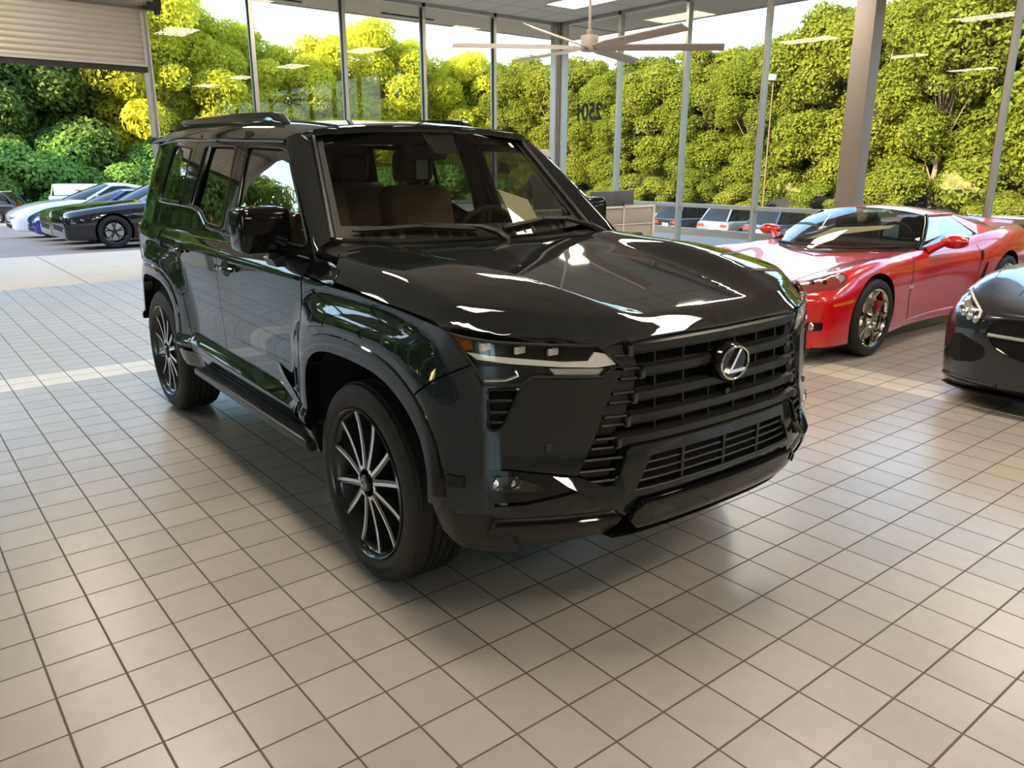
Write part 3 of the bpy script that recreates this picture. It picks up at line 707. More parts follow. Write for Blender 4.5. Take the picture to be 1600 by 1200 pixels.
            for (u,v) in path:
                vv.append((s*(S(u,v)-.01),u,v)); vv.append((s*.60,u+ (cy_-u)*.0,v))
            for i in range(len(path)-1): fz.append((2*i,2*i+1,2*i+3,2*i+2))
            k=len(path); ln.add(vv,fz); ln.add([(s*.60,u,v) for u,v in path],[tuple(range(k))]); ln.build('wheel_liner',M['well'],par,60)
        # A-pillar and windscreen surround
        ap=MB(); vv=[];fz=[]; N=14
        for i in range(N+1):
            t=i/N; wsp=Vector(WS(-1 if s<0 else 1,t)); 
            # door edge of the pillar
            y=.475+(1.10-.475)*t; z=1.228+(1.712-1.228)*t; e=PW((0,.0),(.5,-.010),(1,.0))(t)
            dp=Vector((s*(S(y,z)+.002),y+e,z+.018*math.sin(PI*t)))
            mid=dp.lerp(wsp,.55)+Vector((s*.030,-.035,.008)); inn=wsp+Vector((s*.010,-.014,0)); in2=wsp+Vector((-s*.02,-.002,.0))
            vv+=[dp,dp.lerp(mid,.5)+Vector((s*.012,-.010,.0)),mid,inn,in2]
        for i in range(N):
            for j in range(4): fz.append((i*5+j,i*5+j+1,(i+1)*5+j+1,(i+1)*5+j))
        apo=MB().add(vv,fz).build('front_pillar',P,root,60)
        st=MB(); st.tube([Vector(WS(s,i/10))+Vector((s*.014,-.022,.004)) for i in range(11)],.011,6); st.build('pillar_molding',M['satin'],apo)
        # roof rail
        rr=MB(); pts=[]
        for i in range(25):
            t=i/24; y=1.42+(3.35-1.42)*t; lift=.052*min(1,t/.05)*min(1,(1-t)/.07); pts.append((s*.575,y,R(.575,y)+lift))
        vv=[];fz=[]
        for (x,y,z) in pts:
            zb=R(.575,y)-.004
            for dx,zz in ((-.024,zb),(-.018,z),(.014,z+.002),(.024,z-.014),(.026,zb-.008)): vv.append((x+s*dx,y,max(zz,zb-.008)))
        for i in range(24):
            for j in range(4): fz.append((i*5+j,i*5+j+1,(i+1)*5+j+1,(i+1)*5+j))
        rr.add(vv,fz+[(0,1,2,3,4),(120,121,122,123,124)]); rr.build('roof_rail',P,root,30)
        # door mirror
        mir=MB(); 
        def mblob(b,cx,cy_,cz,hx,hy,hz,e=4.5,nu=28,nv=16):
            vs=[];fs=[]
            for j in range(nv+1):
                ph=-PI/2+PI*j/nv
                for i in range(nu):
                    th=2*PI*i/nu
                    def sp(c,p): return math.copysign(abs(c)**(2/p),c)
                    vs.append((cx+hx*sp(math.cos(ph),e)*sp(math.cos(th),e),cy_+hy*sp(math.cos(ph),e)*sp(math.sin(th),e),cz+hz*sp(math.sin(ph),e)))
            for j in range(nv):
                for i in range(nu): fs.append((j*nu+i,j*nu+(i+1)%nu,(j+1)*nu+(i+1)%nu,(j+1)*nu+i))
            b.add(vs,fs)
        mblob(mir,s*.965,.86,1.320,.118,.085,.100,6.5)
        mi=mir.build('door_mirror',M['gloss'],root,50)
        mg=MB(); mg.bbox((s*.965,.943,1.320),(.195,.01,.155),.004); mg.build('mirror_glass',M['chrome'],mi)
        fp=MB(); fp.bbox((s*.968,.777,1.312),(.186,.012,.135),.005); fp.build('mirror_face',M['gloss'],mi)
        ar=MB(); ar.tube([(s*.915,.845,1.235),(s*.915,.845,1.185)],.030,12); 
        ar.add([(s*.875,.76,1.215),(s*.875,.96,1.218),(s*.95,.90,1.195),(s*.95,.79,1.195),(s*.915,.80,1.135),(s*.915,.90,1.135)],[(0,1,2,3),(0,3,4),(3,2,5,4),(2,1,5),(0,4,5,1)])
        ar.build('mirror_arm',M['satin'],mi,30)
        # lamps at the tail
        tl=panel('tail_light',[(3.70,.92),(3.90,.92),(3.925,1.18),(3.74,1.18)],fn,.03,M['redlens'],root,.02,off=.006,nsign=s)
    # ---- roof
    rp=[(-.715,1.06),(-.62,.995),(-.5,.965),(-.25,.935),(0,.925),(.25,.935),(.5,.965),(.62,.995),(.715,1.06),(.718,2.4),(.69,3.3),(.655,3.86),(-.655,3.86),(-.69,3.3),(-.718,2.4)]
    def roof_fn(x,y):
        return (x,y,R(x,y))
    ro=panel('roof',rp,roof_fn,.035,P,root,.03)
    for s in (-1,1):
        g=MB(); g.tube([(s*.50,1.02+.1*i,R(.50,1.02+.1*i)+.001) for i in range(28)],.007,6); g.build('roof_channel',M['seal'],ro)
        dp=MB(); pts=[(s*(S(y,R(.72,y)-.01)+.002),y,R(.72,y)-.006) for y in [1.08+.1*i for i in range(27)]]; dp.tube(pts,.008,6); dp.build('drip_molding',M['gloss'],ro)
    fnn=MB(); mbl=[]; fnn.tube([(0,3.45,1.85),(0,3.52,1.885),(0,3.58,1.93)],[.03,.022,.006],10); fnn.build('antenna_fin',P,ro)
    # ---- windscreen, black frit, cowl
    ws=MB(); ws.grid(24,14,lambda u,v:WS(-1+2*u,v)); wso=ws.build('windshield',M['wglass'],root,80)
    fb=MB()
    def frit(us,vs2):
        fb.grid(len(us)-1,len(vs2)-1,lambda u,v:tuple(Vector(WS(us[int(round(u*(len(us)-1)))],vs2[int(round(v*(len(vs2)-1)))]))+Vector((0,.004,.004))))
    L20=[-1+i*.1 for i in range(21)]
    frit(L20,[.0,.05,.105]); frit(L20,[.945,.975,1]); frit([-1,-.975,-.945],[i/12 for i in range(13)]); frit([.945,.975,1],[i/12 for i in range(13)])
    fb.build('windshield_border',M['plastic'],wso,60)
    # sensor housing and stickers on the glass
    sh=MB(); sh.grid(6,4,lambda u,v:tuple(Vector(WS(-.16+.32*u-(.06*(u-.5))*(1-v)*2,.74+.20*v))+Vector((0,.012+.02*math.sin(PI*u),.004)))); sh.build('sensor_housing',M['plastic'],wso,60)
    lb=MB(); lb.grid(1,1,lambda u,v:tuple(Vector(WS(.80+.05*u,.86+.05*v))+Vector((0,-.002,0.001)))); lb.build('windshield_sticker',M['tagpaper'],wso)
    l2=MB(); l2.grid(1,1,lambda u,v:tuple(Vector(WS(.88+.03*u,.14+.07*v))+Vector((0,-.002,0.001)))); l2.build('windshield_sticker',M['satin'],wso)
    cw=MB()
    cw.grid(24,6,lambda u,v:(lambda x:(x,(.365 if abs(x)<.75 else .365-(abs(x)-.75)*.6)*(1-v)+v*(WS(clamp(x/.735,-1,1),.02)[1]+.01)-.02*(1-v),1.243+.012*v-.028*math.sin(PI*v)*(1-.3*abs(x))))(-.80+1.6*u)); cw.build('cowl_cover',M['plastic'],root,50)
    hd=MB()
    for i in range(44): hd.box((-.2+i*.014,.385,1.2555),(.006,.012,.004))
    hd.build('cowl_vent',M['satin'],root,smooth=False)
    hs=MB(); hs.tube([(-.86+.043*i*2,(.345 if abs(-.86+.086*i)<.7 else .30),H(min(.8,abs(-.86+.086*i)),.33)-.012) for i in range(21)],.012,6); hs.build('hood_seal',M['seal'],root)
    # wipers
    def wiper(px_,x0,x1,lift):
        b=MB(); pv=Vector((px_,.372,1.262)); a=[]
        p1=Vector(WS((px_-.10)/.73,.075))+Vector((0,-.03,.012)); p2=Vector(WS(((x0+x1)/2+.02)/.73,.095))+Vector((0,-.026,.016))
        b.tube([pv+Vector((0,0,-.02)),pv,pv.lerp(p1,.35)+Vector((0,0,.012)),p1,p2],[.02,.02,.016,.010,.009],8); o=b.build('wiper',M['satin'],root,40)
        c=MB(); c.tube([Vector(WS((x0+(x1-x0)*i/12)/.73,.09-.035*abs(i/12-.5)*2+lift*i/12))+Vector((0,-.020,.010)) for i in range(13)],[.006]+[.013]*11+[.006],6); c.build('wiper_blade',M['plastic'],o)
        return o
    wiper(.03,-.66,-.08,.0); wiper(.66,.07,.62,.02)
    # ---- front face: bumper skin
    def mirp(p): return [(-x,z) for x,z in p][::-1]
    cheek=[(-.862,.938),(-.77,.93),(-.745,.957),(-.534,.944),(-.498,.970),(-.470,.966),(-.505,.90),(-.565,.74),(-.622,.632),(-.69,.645),(-.81,.666),(-.872,.668),(-.875,.80)]
    # vent opening cut in the cheek
    vent=[(-.857,.926),(-.775,.925),(-.826,.802),(-.848,.791),(-.862,.798)]
    cheek2=[(-.878,.938),(-.768,.934),(-.745,.955),(-.534,.942),(-.498,.968),(-.470,.964),(-.505,.90),(-.565,.74),(-.622,.632),(-.69,.645),(-.81,.666),(-.874,.668),(-.888,.80)]
    val=[(-.455,.705),(-.40,.712),(-.2,.712),(0,.712),(.2,.712),(.40,.712),(.455,.705),(.52,.58),(.56,.588),(.668,.566),(.77,.545),(.86,.54),(.86,.50),(.505,.50),(.46,.468),(.42,.53),(0,.535),(-.42,.53),(-.46,.468),(-.505,.50),(-.86,.50),(-.86,.54),(-.77,.545),(-.668,.566),(-.56,.588),(-.52,.58)]
    lg=[(-.365,.668),(-.19,.668),(0,.668),(.19,.668),(.365,.668),(.435,.553),(.2,.553),(0,.553),(-.2,.553),(-.435,.553)]
    bump=panel('front_bumper',val,ffn,.022,P,root,.03,holes=[rnd(lg,.01,2)],hole_flange=.05)
    for s in (-1,1):
        pol=cheek2 if s<0 else mirp(cheek2); ve=vent if s<0 else mirp(vent)
        ck=panel('bumper_cheek',pol,ffn,.022,P,root,.03,holes=[rnd(ve,.01,2)],hole_flange=.045)
        # vent with three slats
        vb=MB(); vb.grid(1,1,lambda u,v:(lambda x,z:(x,F(x,z)+.05,z))(s*(.77+.10*u),.785+.145*v)); vb.build('vent_back',M['well'],ck)
        for z in (.885,.848,.815):
            w=.775+(.926-z)/.13*.045; b=MB(); b.tube([(s*x,F(x,z)+.012,z) for x in (w,(w+.86)/2,.86)],.0065,6); b.build('vent_slat',M['satin'],ck)
        rc=MB(); rc.tube([(s*abs(x),F(x,z)-.001,z) for x,z in rnd(vent,.01,2)],.0055,6,closed=True); rc.build('vent_trim',M['gloss'],ck)
        se=MB(); 
        for cx_,cz_ in ((.70,.728),): 
            se.lathe([(F(cx_,cz_)-.003,.001),(F(cx_,cz_)-.003,.013),(F(cx_,cz_)+.004,.015)],20,'y',(s*cx_,0,cz_))
        se.build('parking_sensor',M['satin'],ck)
        # corner skin between arch and headlight/vent (on the side surface)
        cs=[(-.430,.812),(-.452,.872),(-.54,.937),(-.664,1.0),(-.678,.965),(-.690,.935),(-.688,.790),(-.728,.735),(-.735,.66),(-.64,.655),(-.56,.655),(-.507,.660)]+[p for p in A if p[0]<-.40 and .665<p[1]<.795][::-1]
        panel('bumper_corner',cs,sfn(s),.022,P,ck,.02,nsign=s)
        # fog lamp band under the cheek
        fgp=[(-.872,.660),(-.81,.658),(-.69,.637),(-.622,.624),(-.565,.592),(-.668,.572),(-.77,.552),(-.875,.550)]
        fp=panel('fog_lamp_bezel',fgp if s<0 else mirp(fgp),ffn,.025,M['gloss'],root,.02,off=-.012)
        f2=[(-.868,.640),(-.81,.642),(-.742,.612),(-.72,.592),(-.80,.590),(-.868,.596)]
        fl=panel('fog_lamp',f2 if s<0 else mirp(f2),ffn,.02,M['lens'],fp,.004,off=.0)
        for cx_,r in ((.845,.022),(.80,.018)):
            b=MB(); y0=F(cx_,.617)+.004; b.lathe([(y0,.002),(y0+.012,r*.7),(y0+.004,r),(y0-.002,r*1.05)],18,'y',(s*cx_,0,.617)); b.build('fog_reflector',M['chrome'],fp)
        # side strip of the band that runs back to the wheel arch, with its little marker lamp
        sb=[(-.50,.652),(-.75,.658),(-.75,.505),(-.50,.505)]
        so_=panel('bumper_side',sb,sfn(s),.025,P,root,.02,nsign=s,off=-.004)
        panel('side_lamp',[(-.60,.636),(-.655,.634),(-.655,.598),(-.60,.600)],sfn(s),.02,M['lampin'],so_,.004,nsign=s,off=.003)
        # bright return under the cheek that sweeps to the centre
        br=[(-.70,.642),(-.622,.626),(-.60,.617),(-.55,.594),(-.515,.594),(-.487,.632),(-.46,.70),(-.452,.70),(-.468,.63),(-.495,.575),(-.53,.560),(-.60,.566),(-.66,.602)]
        panel('bumper_fillet',br if s<0 else mirp(br),lambda x,z:(x,F(x,z)-.014+(z-.60)*.85*(1 if z<.64 else .0)+(.034 if z>=.64 else 0),z),.012,P,root,.012)
        bd=MB(); bd.tube([(s*x,F(x,z)-.006,z) for x,z in catmull([(.520,.555),(.500,.60),(.470,.675),(.452,.705),(.40,.713),(.2,.713),(0,.713)],4)],.0055,6); bd.build('highlight_bead',M['gloss'],bump)  # gloss tube added along the valance edge to catch a highlight
        bd=MB(); bd.tube([(s*x,F(x,z)-.028,z) for x,z in ((.455,.46),(.452,.488),(.412,.518),(.2,.519),(0,.519))],.005,6); bd.build('highlight_bead',M['gloss'],bump)  # another added tube, for a glint on the skid plate edge
        # lower lip in three stepped bands
        lp=[(-.865,.495),(-.51,.495),(-.47,.462),(-.47,.372),(-.60,.352),(-.74,.345),(-.865,.352)]
        panel('lower_lip',lp if s<0 else mirp(lp),lambda x,z:(x,F(x,z)-.012+(.5-z)*.25,z),.025,M['satin'],root,.05)
        ls=[(-.50,.50),(-.745,.50),(-.745,.36),(-.60,.365),(-.53,.40)]
        panel('lower_lip',ls,lambda y,z,s=s:(s*(S(y,z)-.02-(.5-z)*.15),y,z),.03,M['satin'],root,.05,nsign=s)
        for z in (.478,):
            b=MB(); b.tube([(s*x,F(x,z)-.016,z) for x in (.49,.56,.64,.72,.80,.86)],.006,6); b.build('lip_bead',M['gloss'],root)
    # skid plate in the centre
    sk=[(-.455,.488),(-.412,.522),(.412,.522),(.455,.488),(.455,.455),(.40,.405),(-.40,.405),(-.455,.455)]
    panel('skid_plate',rnd(sk,.02,2),lambda x,z:(x,F(x,z)-.022,z),.03,M['gloss'],root,.05)
    sk2=MB(); sk2.grid(20,4,lambda u,v:(-.47+.94*u,F(-.47+.94*u,.40)+.0+.25*v,.372+.01*math.sin(v)-.03*v)); sk2.build('under_tray',M['well'],root,60)
    ut=MB(); ut.box((0,.35,.42),(1.5,2.0,.10)); ut.box((0,1.6,.45),(1.3,3.2,.12)); ut.build('chassis',M['well'],root,smooth=False)
    # lower grille slats
    lgb=MB(); lgb.grid(10,2,lambda u,v:(-.45+.9*u,F(-.45+.9*u,.61)+.075,.54+.14*v)); lgo=lgb.build('lower_grille',M['well'],root)
    for i,z in enumerate((.640,.612,.583)):
        hw=.375+(.668-z)*.55
        b=MB(); b.tube([(-hw+2*hw*k/14,F(-hw+2*hw*k/14,z)+.014,z) for k in range(15)],.0055,6); b.build('grille_slat',M['satin'],lgo)
    b=MB(); b.tube([(-.435+.87*k/14,F(-.435+.87*k/14,.555)+.006,.555) for k in range(15)],.006,6); b.build('grille_slat',M['satin'],lgo)
    for x in (-.215,-.0,.205):
        b=MB(); b.box((x,F(x,.61)+.016,.61),(.012,.018,.118)); b.build('grille_post',M['satin'],lgo,smooth=False)
    # ---- headlights
    HLp=[(-.932,1.098),(-.895,1.083),(-.842,1.073),(-.786,1.067),(-.672,1.058),(-.543,1.052),(-.470,.980),(-.498,.976),(-.534,.949),(-.744,.961),(-.772,.939),(-.866,.941),(-.889,.998),(-.907,1.040)]
    dr=[(-.902,1.040),(-.857,1.031),(-.742,1.016),(-.652,1.004),(-.575,1.002),(-.553,1.030),(-.516,1.022),(-.486,.986),(-.546,.980),(-.653,.988),(-.794,1.004),(-.88,1.018)]
    am=[(-.926,1.093),(-.889,1.080),(-.886,1.050),(-.903,1.043)]
    tr=[(-.69,.984),(-.525,.974),(-.542,.953),(-.675,.963)]
    for s in (-1,1):
        mp_=lambda p: p if s<0 else mirp(p)
        hl=panel('headlight',mp_(HLp),ffn,.022,M['lens'],root,.006,off=.002)
        panel('lamp_housing',mp_(HLp),ffn,.022,M['lampin'],hl,.0,off=-.022)
        panel('daytime_light',mp_(dr),ffn,.02,M['drl'],hl,.012,off=-.005)
        panel('side_marker',mp_(am),ffn,.02,M['amber'],hl,.01,off=-.003)
        panel('turn_signal',mp_(tr),ffn,.02,M['alu'],hl,.004,off=-.012)
        for x,z in ((.852,1.056),(.764,1.044),(.673,1.036)):
            b=MB(); b.bbox((s*x,F(x,z)+.012,z),(.040,.012,.022),.003); b.box((s*x,F(x,z)+.004,z+.006),(.030,.004,.004)); b.box((s*x,F(x,z)+.004,z-.006),(.030,.004,.004)); b.build('led_module',M['alu'],hl,30)
        b=MB(); b.tube([(s*.865,F(.865,.95)+.004,.953),(s*.81,F(.81,.953)+.004,.954),(s*.778,F(.778,.963)+.004,.968),(s*.785,F(.785,.98)+.004,.982)],.006,8); b.build('lamp_chrome',M['chrome'],hl)
        b=MB(); b.tube([(s*abs(x),F(x,z)-.001,z) for x,z in HLp],.005,6,closed=True); b.build('headlight_seal',M['seal'],hl)
    # ---- spindle columns beside the grille: stacked blocks
    gr=MB(); gr.grid(24,8,lambda u,v:(lambda x,z:(x,F(x,z)+.085,z))(-.58+1.16*u,.60+.46*v)); gro=gr.build('grille',M['well'],root,60)
    def gl_(z): # inner-left edge of the column and outer-left edge by height
        return PW((.60,.455),(.69,.468),(.74,.475),(.84,.441),(.97,.403),(1.05,.445))(z), PW((.60,.595),(.632,.617),(.74,.560),(.90,.497),(.965,.465),(1.055,.538))(z)
    for s in (-1,1):
        zs=[1.052,1.012,.966,.934,.888,.858,.812,.785,.742,.712,.676,.640,.604]
        for i in range(len(zs)-1):
            z1,z0=zs[i],zs[i+1]; zm=(z0+z1)/2; a,o=gl_(zm); a0,o0=gl_(z0+.004); a1,o1=gl_(z1-.004)
            dep=.012 if i<7 else .03
            b=MB(); 
            if i>=10: a0=max(a0,.50); a1=max(a1,.49)
            v=[(s*o0,F(o0,z0)+dep,z0+.004),(s*a0,F(a0,z0)+dep,z0+.004),(s*a1,F(a1,z1)+dep,z1-.004),(s*o1,F(o1,z1)+dep,z1-.004)]
            b.add(v+[(x,y+.05,z) for x,y,z in v],[(0,1,2,3),(0,1,5,4),(1,2,6,5),(2,3,7,6),(3,0,4,7)])
            b.build('grille_block',M['satin'] if i<7 else M['gloss'],gro,20)
            b=MB(); b.tube([(s*(o0-.004),F(o0,z0)+.004,z0),(s*a0,F(a0,z0)+.004,z0)],.0055,6); b.build('grille_fin',M['satin'],gro)
    # ---- six broad bars with flat faces and bright cut ends
    bars=[(1.035,.436,.036),(.957,.393,.036),(.878,.420,.036),(.803,.446,.036),(.735,.480,.036)]
    for i,(z,hw,hh) in enumerate(bars):
        n=22; vv=[];fz=[]
        for k in range(n+1):
            x=-hw+2*hw*k/n
            y=F(x,z)-.004
            for dz,dy in ((hh*.5,.014),(hh*.32,-.004),(-hh*.34,-.006),(-hh*.42,.006),(-hh*.62,.004),(-hh*.70,.03),(hh*.4,.04)): vv.append((x*(1+ (0.012 if dz<0 and z<.95 else 0)),y+dy,z+dz))
        for k in range(n):
            for j in range(6): fz.append((k*7+j,k*7+j+1,(k+1)*7+j+1,(k+1)*7+j))
        MB().add(vv,fz+[tuple(range(7)),tuple(n*7+j for j in range(7))]).build('grille_bar',M['satin'],gro,22)
        for s in (-1,1):
            b=MB(); b.bbox((s*(hw+.006),F(hw,z)+.004,z-.004),(.020,.03,hh*.75),.004); b.bbox((s*(hw+.008),F(hw,z)+.006,z-hh*.58),(.026,.03,.008),.002); b.build('bar_end',M['alu'] if 0 else M['gun'],gro)
    for zt,zb,hw in ((1.017,.975,.40),(.94,.897,.40),(.862,.82,.42),(.786,.752,.45)):
        for x in (-.33,-.20,-.07,.07,.20,.33):
            b=MB(); b.box((x,F(x,zt)+.03,(zt+zb)/2),(.006,.04,zt-zb)); b.build('grille_post',M['satin'],gro,smooth=False)
    # bright radiator duct glimpses
    b=MB()
    for x in (-.28,-.1,.12,.27): b.box((x,F(x,.77)+.07,.768),(.10,.004,.024))
    b.build('radiator_duct',M['gun'],gro,smooth=False)
    cmr=MB(); cmr.lathe([(F(0,.835)-.016,.001),(F(0,.835)-.016,.010),(F(0,.835)-.004,.013),(F(0,.835)+.03,.013)],18,'y',(.0,0,.832)); cmr.build('front_camera',M['gloss'],gro)
    # ---- emblem: oval with a slanted L
    ey=F(0,.94)-.045
    em=MB(); em.lathe([(ey+.06,.080),(ey+.012,.080),(ey+.004,.076),(ey+.002,.070)],40,'y'); 
    em.v=[(x*1.13,y,z*.86+.938) for x,y,z in em.v]; emo=em.build('emblem',M['gloss'],root,40)
    e2=MB(); e2.lathe([(ey+.004,.001),(ey+.004,.062)],40,'y'); e2.v=[(x*1.13,y,z*.86+.938) for x,y,z in e2.v]; e2.build('emblem_disc',M['gloss'],emo)
    e3=MB(); e3.tube([(.0735*math.cos(2*PI*i/48),ey+.0,.938+.0565*math.sin(2*PI*i/48)) for i in range(48)],.0045,8,closed=True); 
    Lp=[(.014,.047),(-.040,-.030),(-.046,-.034),(.050,-.034),(.054,-.022),(-.020,-.022),(.026,.047)]
    e3.prism(Lp,ey+.003,ey-.006,lambda u,v,w:(u,w,.938+v)); e3.build('emblem_letter',M['chrome'],emo,40)
    # ---- hood leading seal, inner structure so that gaps read dark
    core=MB(); core.box((0,-.35,.78),(1.50,.62,.46)); core.build('engine_bay',M['well'],root,smooth=False)
    # ---- tail
    tg=MB()
    tg.grid(14,14,lambda u,v:(lambda z:(lambda hw:(-hw+2*hw*u,3.985-.10*max(0,(z-1.3)/.45)**1.4-.10*abs(2*u-1)**3,z))(S(3.93,z)-.02))(.60+1.14*v)); tgo=tg.build('tailgate',P,root,60)
    gw=MB(); gw.grid(10,6,lambda u,v:(-.56+1.12*u+0,4.0-.10*((1.32+.33*v-1.3)/.45)**1.4-.10*abs(.7*(2*u-1))**3,1.32+.33*v)); gw.build('rear_window',M['vglass'],tgo,60)
    rb=MB(); rb.grid(18,5,lambda u,v:(-.80+1.6*u,3.97+.05-.17*abs(2*u-1)**4,.42+.24*v)); rb.build('rear_bumper',M['satin'],root,60)
    sp_=MB(); sp_.grid(14,3,lambda u,v:(-.64+1.28*u,3.82+.17*v-.06*abs(2*u-1)**2*v,R(-.64+1.28*u,3.82)+.012-.03*v)); sp_.build('rear_spoiler',P,ro,60)
    # ---- cabin
    fl=MB(); fl.box((0,2.1,.60),(1.55,3.3,.06)); fl.build('cabin_floor',M['cabin'],root,smooth=False)
    ds=MB(); ds.bbox((0,.80,1.10),(1.52,.50,.26),.06,seg=3); ds.bbox((-.06,.74,1.245),(1.30,.30,.045),.02,seg=2); ds.build('dashboard',M['cabin'],root,40)
    hdl=MB(); hdl.grid(8,8,lambda u,v:(-.66+1.32*u,1.02+2.75*v,R(-.66+1.32*u,1.1+2.6*v)-.05)); hdl.build('headliner',M['cabin'],root)
    for s in (-1,1):
        dt=MB(); dt.add([(s*.84,.6,.6),(s*.84,3.7,.6),(s*.80,3.7,1.24),(s*.80,.6,1.22)],[(0,1,2,3)]); dt.build('door_trim',M['cabin'],root,smooth=False)
        bp=MB(); bp.tube([(s*.82,1.63,1.1),(s*.76,1.64,1.45),(s*.66,1.66,1.75)],.05,8); bp.build('cabin_pillar',M['cabin'],root); bp=MB(); bp.tube([(s*.80,2.45,1.2),(s*.74,2.44,1.5),(s*.66,2.42,1.75)],.05,8); bp.build('cabin_pillar',M['cabin'],root)
        def seat(x,y,w,name,tag_=False):
            b=MB(); b.bbox((x,y-.20,.88),(w,.52,.17),.06,seg=3)
            bm=MB(); bm.bbox((0,0,.30),(w,.15,.62),.06,seg=3); a=R_(-14)
            b.add([(x+p[0]*(1-.12*max(0,(p[2]-.35)/.3)),y+.08+p[1]*math.cos(a)-p[2]*math.sin(a),.88+p[2]*math.cos(a)+p[1]*math.sin(a)) for p in bm.v],bm.f)
            so=b.build(name,M['tan'],root,50)
            h=MB(); h.bbox((x,y+.225,1.585),(.27,.10,.19),.045,seg=3); h.build('headrest',M['tan'],so,50)
            p=MB()
            for q in (-.06,.06): p.tube([(x+q,y+.215,1.42),(x+q,y+.222,1.52)],.008,6)
            p.build('headrest_post',M['chrome'],so)
            return so
        so=seat(s*.36,1.55,.52,'front_seat')
        if s>0:
            tgp=MB(); tgp.bbox((s*.36+.03,1.712,1.60),(.085,.006,.175),.003); tgp.build('seat_tag',M['tagpaper'],so)
        seat(s*.38,2.45,.56,'rear_seat')
    sw=MB(); c0=Vector((.37,1.05,1.20)); ax=Vector((0,.92,.39)).normalized(); u_=Vector((1,0,0)); v_=ax.cross(u_)
    sw.tube([c0+(u_*math.cos(2*PI*i/32)+v_*math.sin(2*PI*i/32))*.185 for i in range(32)],.017,8,closed=True)
    sw.tube([c0-ax*.05+u_*-.16,c0-ax*.03,c0-ax*.05+u_*.16],[.014,.045,.014],8); sw.tube([c0-ax*.03,c0+v_*-.17],[.02,.014],8); sw.tube([c0-ax*.03,c0-ax*.25],.03,8); sw.build('steering_wheel',M['plastic'],root,50)
    rm=MB(); rm.bbox((.0,1.03,1.655),(.25,.03,.065),.02); rm.tube([(0,1.03,1.67),(0,1.02,1.74)],.012,6); rm.build('rearview_mirror',M['plastic'],root)
    # wheels
    for s in (-1,1):
        suv_wheel(root,s,0.0); suv_wheel(root,s,WB)
    return root
suv=build_suv()
# paper propped on the dash
pp=MB(); 
W_=suv.matrix_basis.copy()
def suvw(x,y,z): 
    a=-R_(1.3); return (.655+x*math.cos(a)-y*math.sin(a),1.06+x*math.sin(a)+y*math.cos(a),z)
q=[suvw(.30,.635,1.275),suvw(.475,.645,1.275),suvw(.455,.75,1.42),suvw(.27,.765,1.475)]
q2=[(x,y+.004,z) for x,y,z in q]
pp.add(q+q2,[(0,1,2,3),(7,6,5,4),(0,1,5,4),(1,2,6,5),(2,3,7,6),(3,0,4,7)]); 
tag(pp.build('cream_sheet',M['paper'],smooth=False),'cream paper sheet propped on the dashboard of the black suv','paper')
# ================================================================ OTHER VEHICLES
def carpaint(name,col,metal=.0,rough=.06,spec=.6): return mat(name,col,rough if not metal else .22,metal,coat=1.0 if metal else .6,spec=spec)
M['red']=mat('red_paint',(.62,.004,.006),.28,0,coat=1.0,spec=.5)
M['grey']=mat('dark_grey_metallic',(.045,.050,.062),.25,.75,coat=1.0)
M['darkglass']=mat('dark_car_glass',(.008,.009,.010),.05,0,spec=.35)
M['rwglass']=glassmat('car_windscreen',(.62,.68,.64),boost=1.2)
M['skyglass']=glassmat('car_side_glass',(.45,.50,.48),boost=2.2)
M['redlamp']=mat('red_tail_lens',(.55,.02,.012),.15,0,coat=1,emit=(1,.10,.05),es=.12)
M['clearlamp']=mat('clear_headlamp',(.55,.57,.58),.12,.6,coat=1)
M['plate']=mat('licence_plate',(.7,.7,.68),.5)
M['blackrim']=mat('black_rim',(.012,.012,.013),.25,.3,coat=.5)
M['silverrim']=mat('silver_rim',(.5,.5,.5),.3,.9)
M['chromerim']=mat('chrome_rim',(.78,.74,.66),.10,1)
def loft_pts(stations,ns,ms):
    S2=[]
    for st in stations: S2.append((st[0],catmull(list(st[1]),ms)))
    k=len(S2[0][1])
    cols=[catmull([(s[0],)+s[1][j] for s in S2],ns) for j in range(k)]
    return cols      # k columns of (y,x,z)
def loft(stations,ns=4,ms=4):
    """closed body shell, right half sections mirrored; stations: (y,[(x,z)...bottom centre -> top centre])"""
    cols=loft_pts(stations,ns,ms); k=len(cols); n=len(cols[0]); b=MB(); vs=[]
    for i in range(n):
        ring=[(cols[j][i][1],cols[j][i][0],cols[j][i][2]) for j in range(k)]
        ring[0]=(0,ring[0][1],ring[0][2]); ring[-1]=(0,ring[-1][1],ring[-1][2])
        ring+= [(-x,y,z) for x,y,z in ring[-2:0:-1]]
        vs+=ring
    m=2*k-2; fs=[]
    for i in range(n-1):
        for j in range(m): fs.append((i*m+j,(i+1)*m+j,(i+1)*m+(j+1)%m,i*m+(j+1)%m))
    fs.append(tuple(range(m))); fs.append(tuple((n-1)*m+j for j in range(m))[::-1])
    b.add(vs,fs); return b
def section(w,zb,zm,p4,p5,p6,zc): return [(0,zb),(w*.55,zb),(w*.90,zb),(w*.975,zb+.05),(w,zm),p4,p5,p6,(p6[0]*.45,zc-.002),(0,zc)]
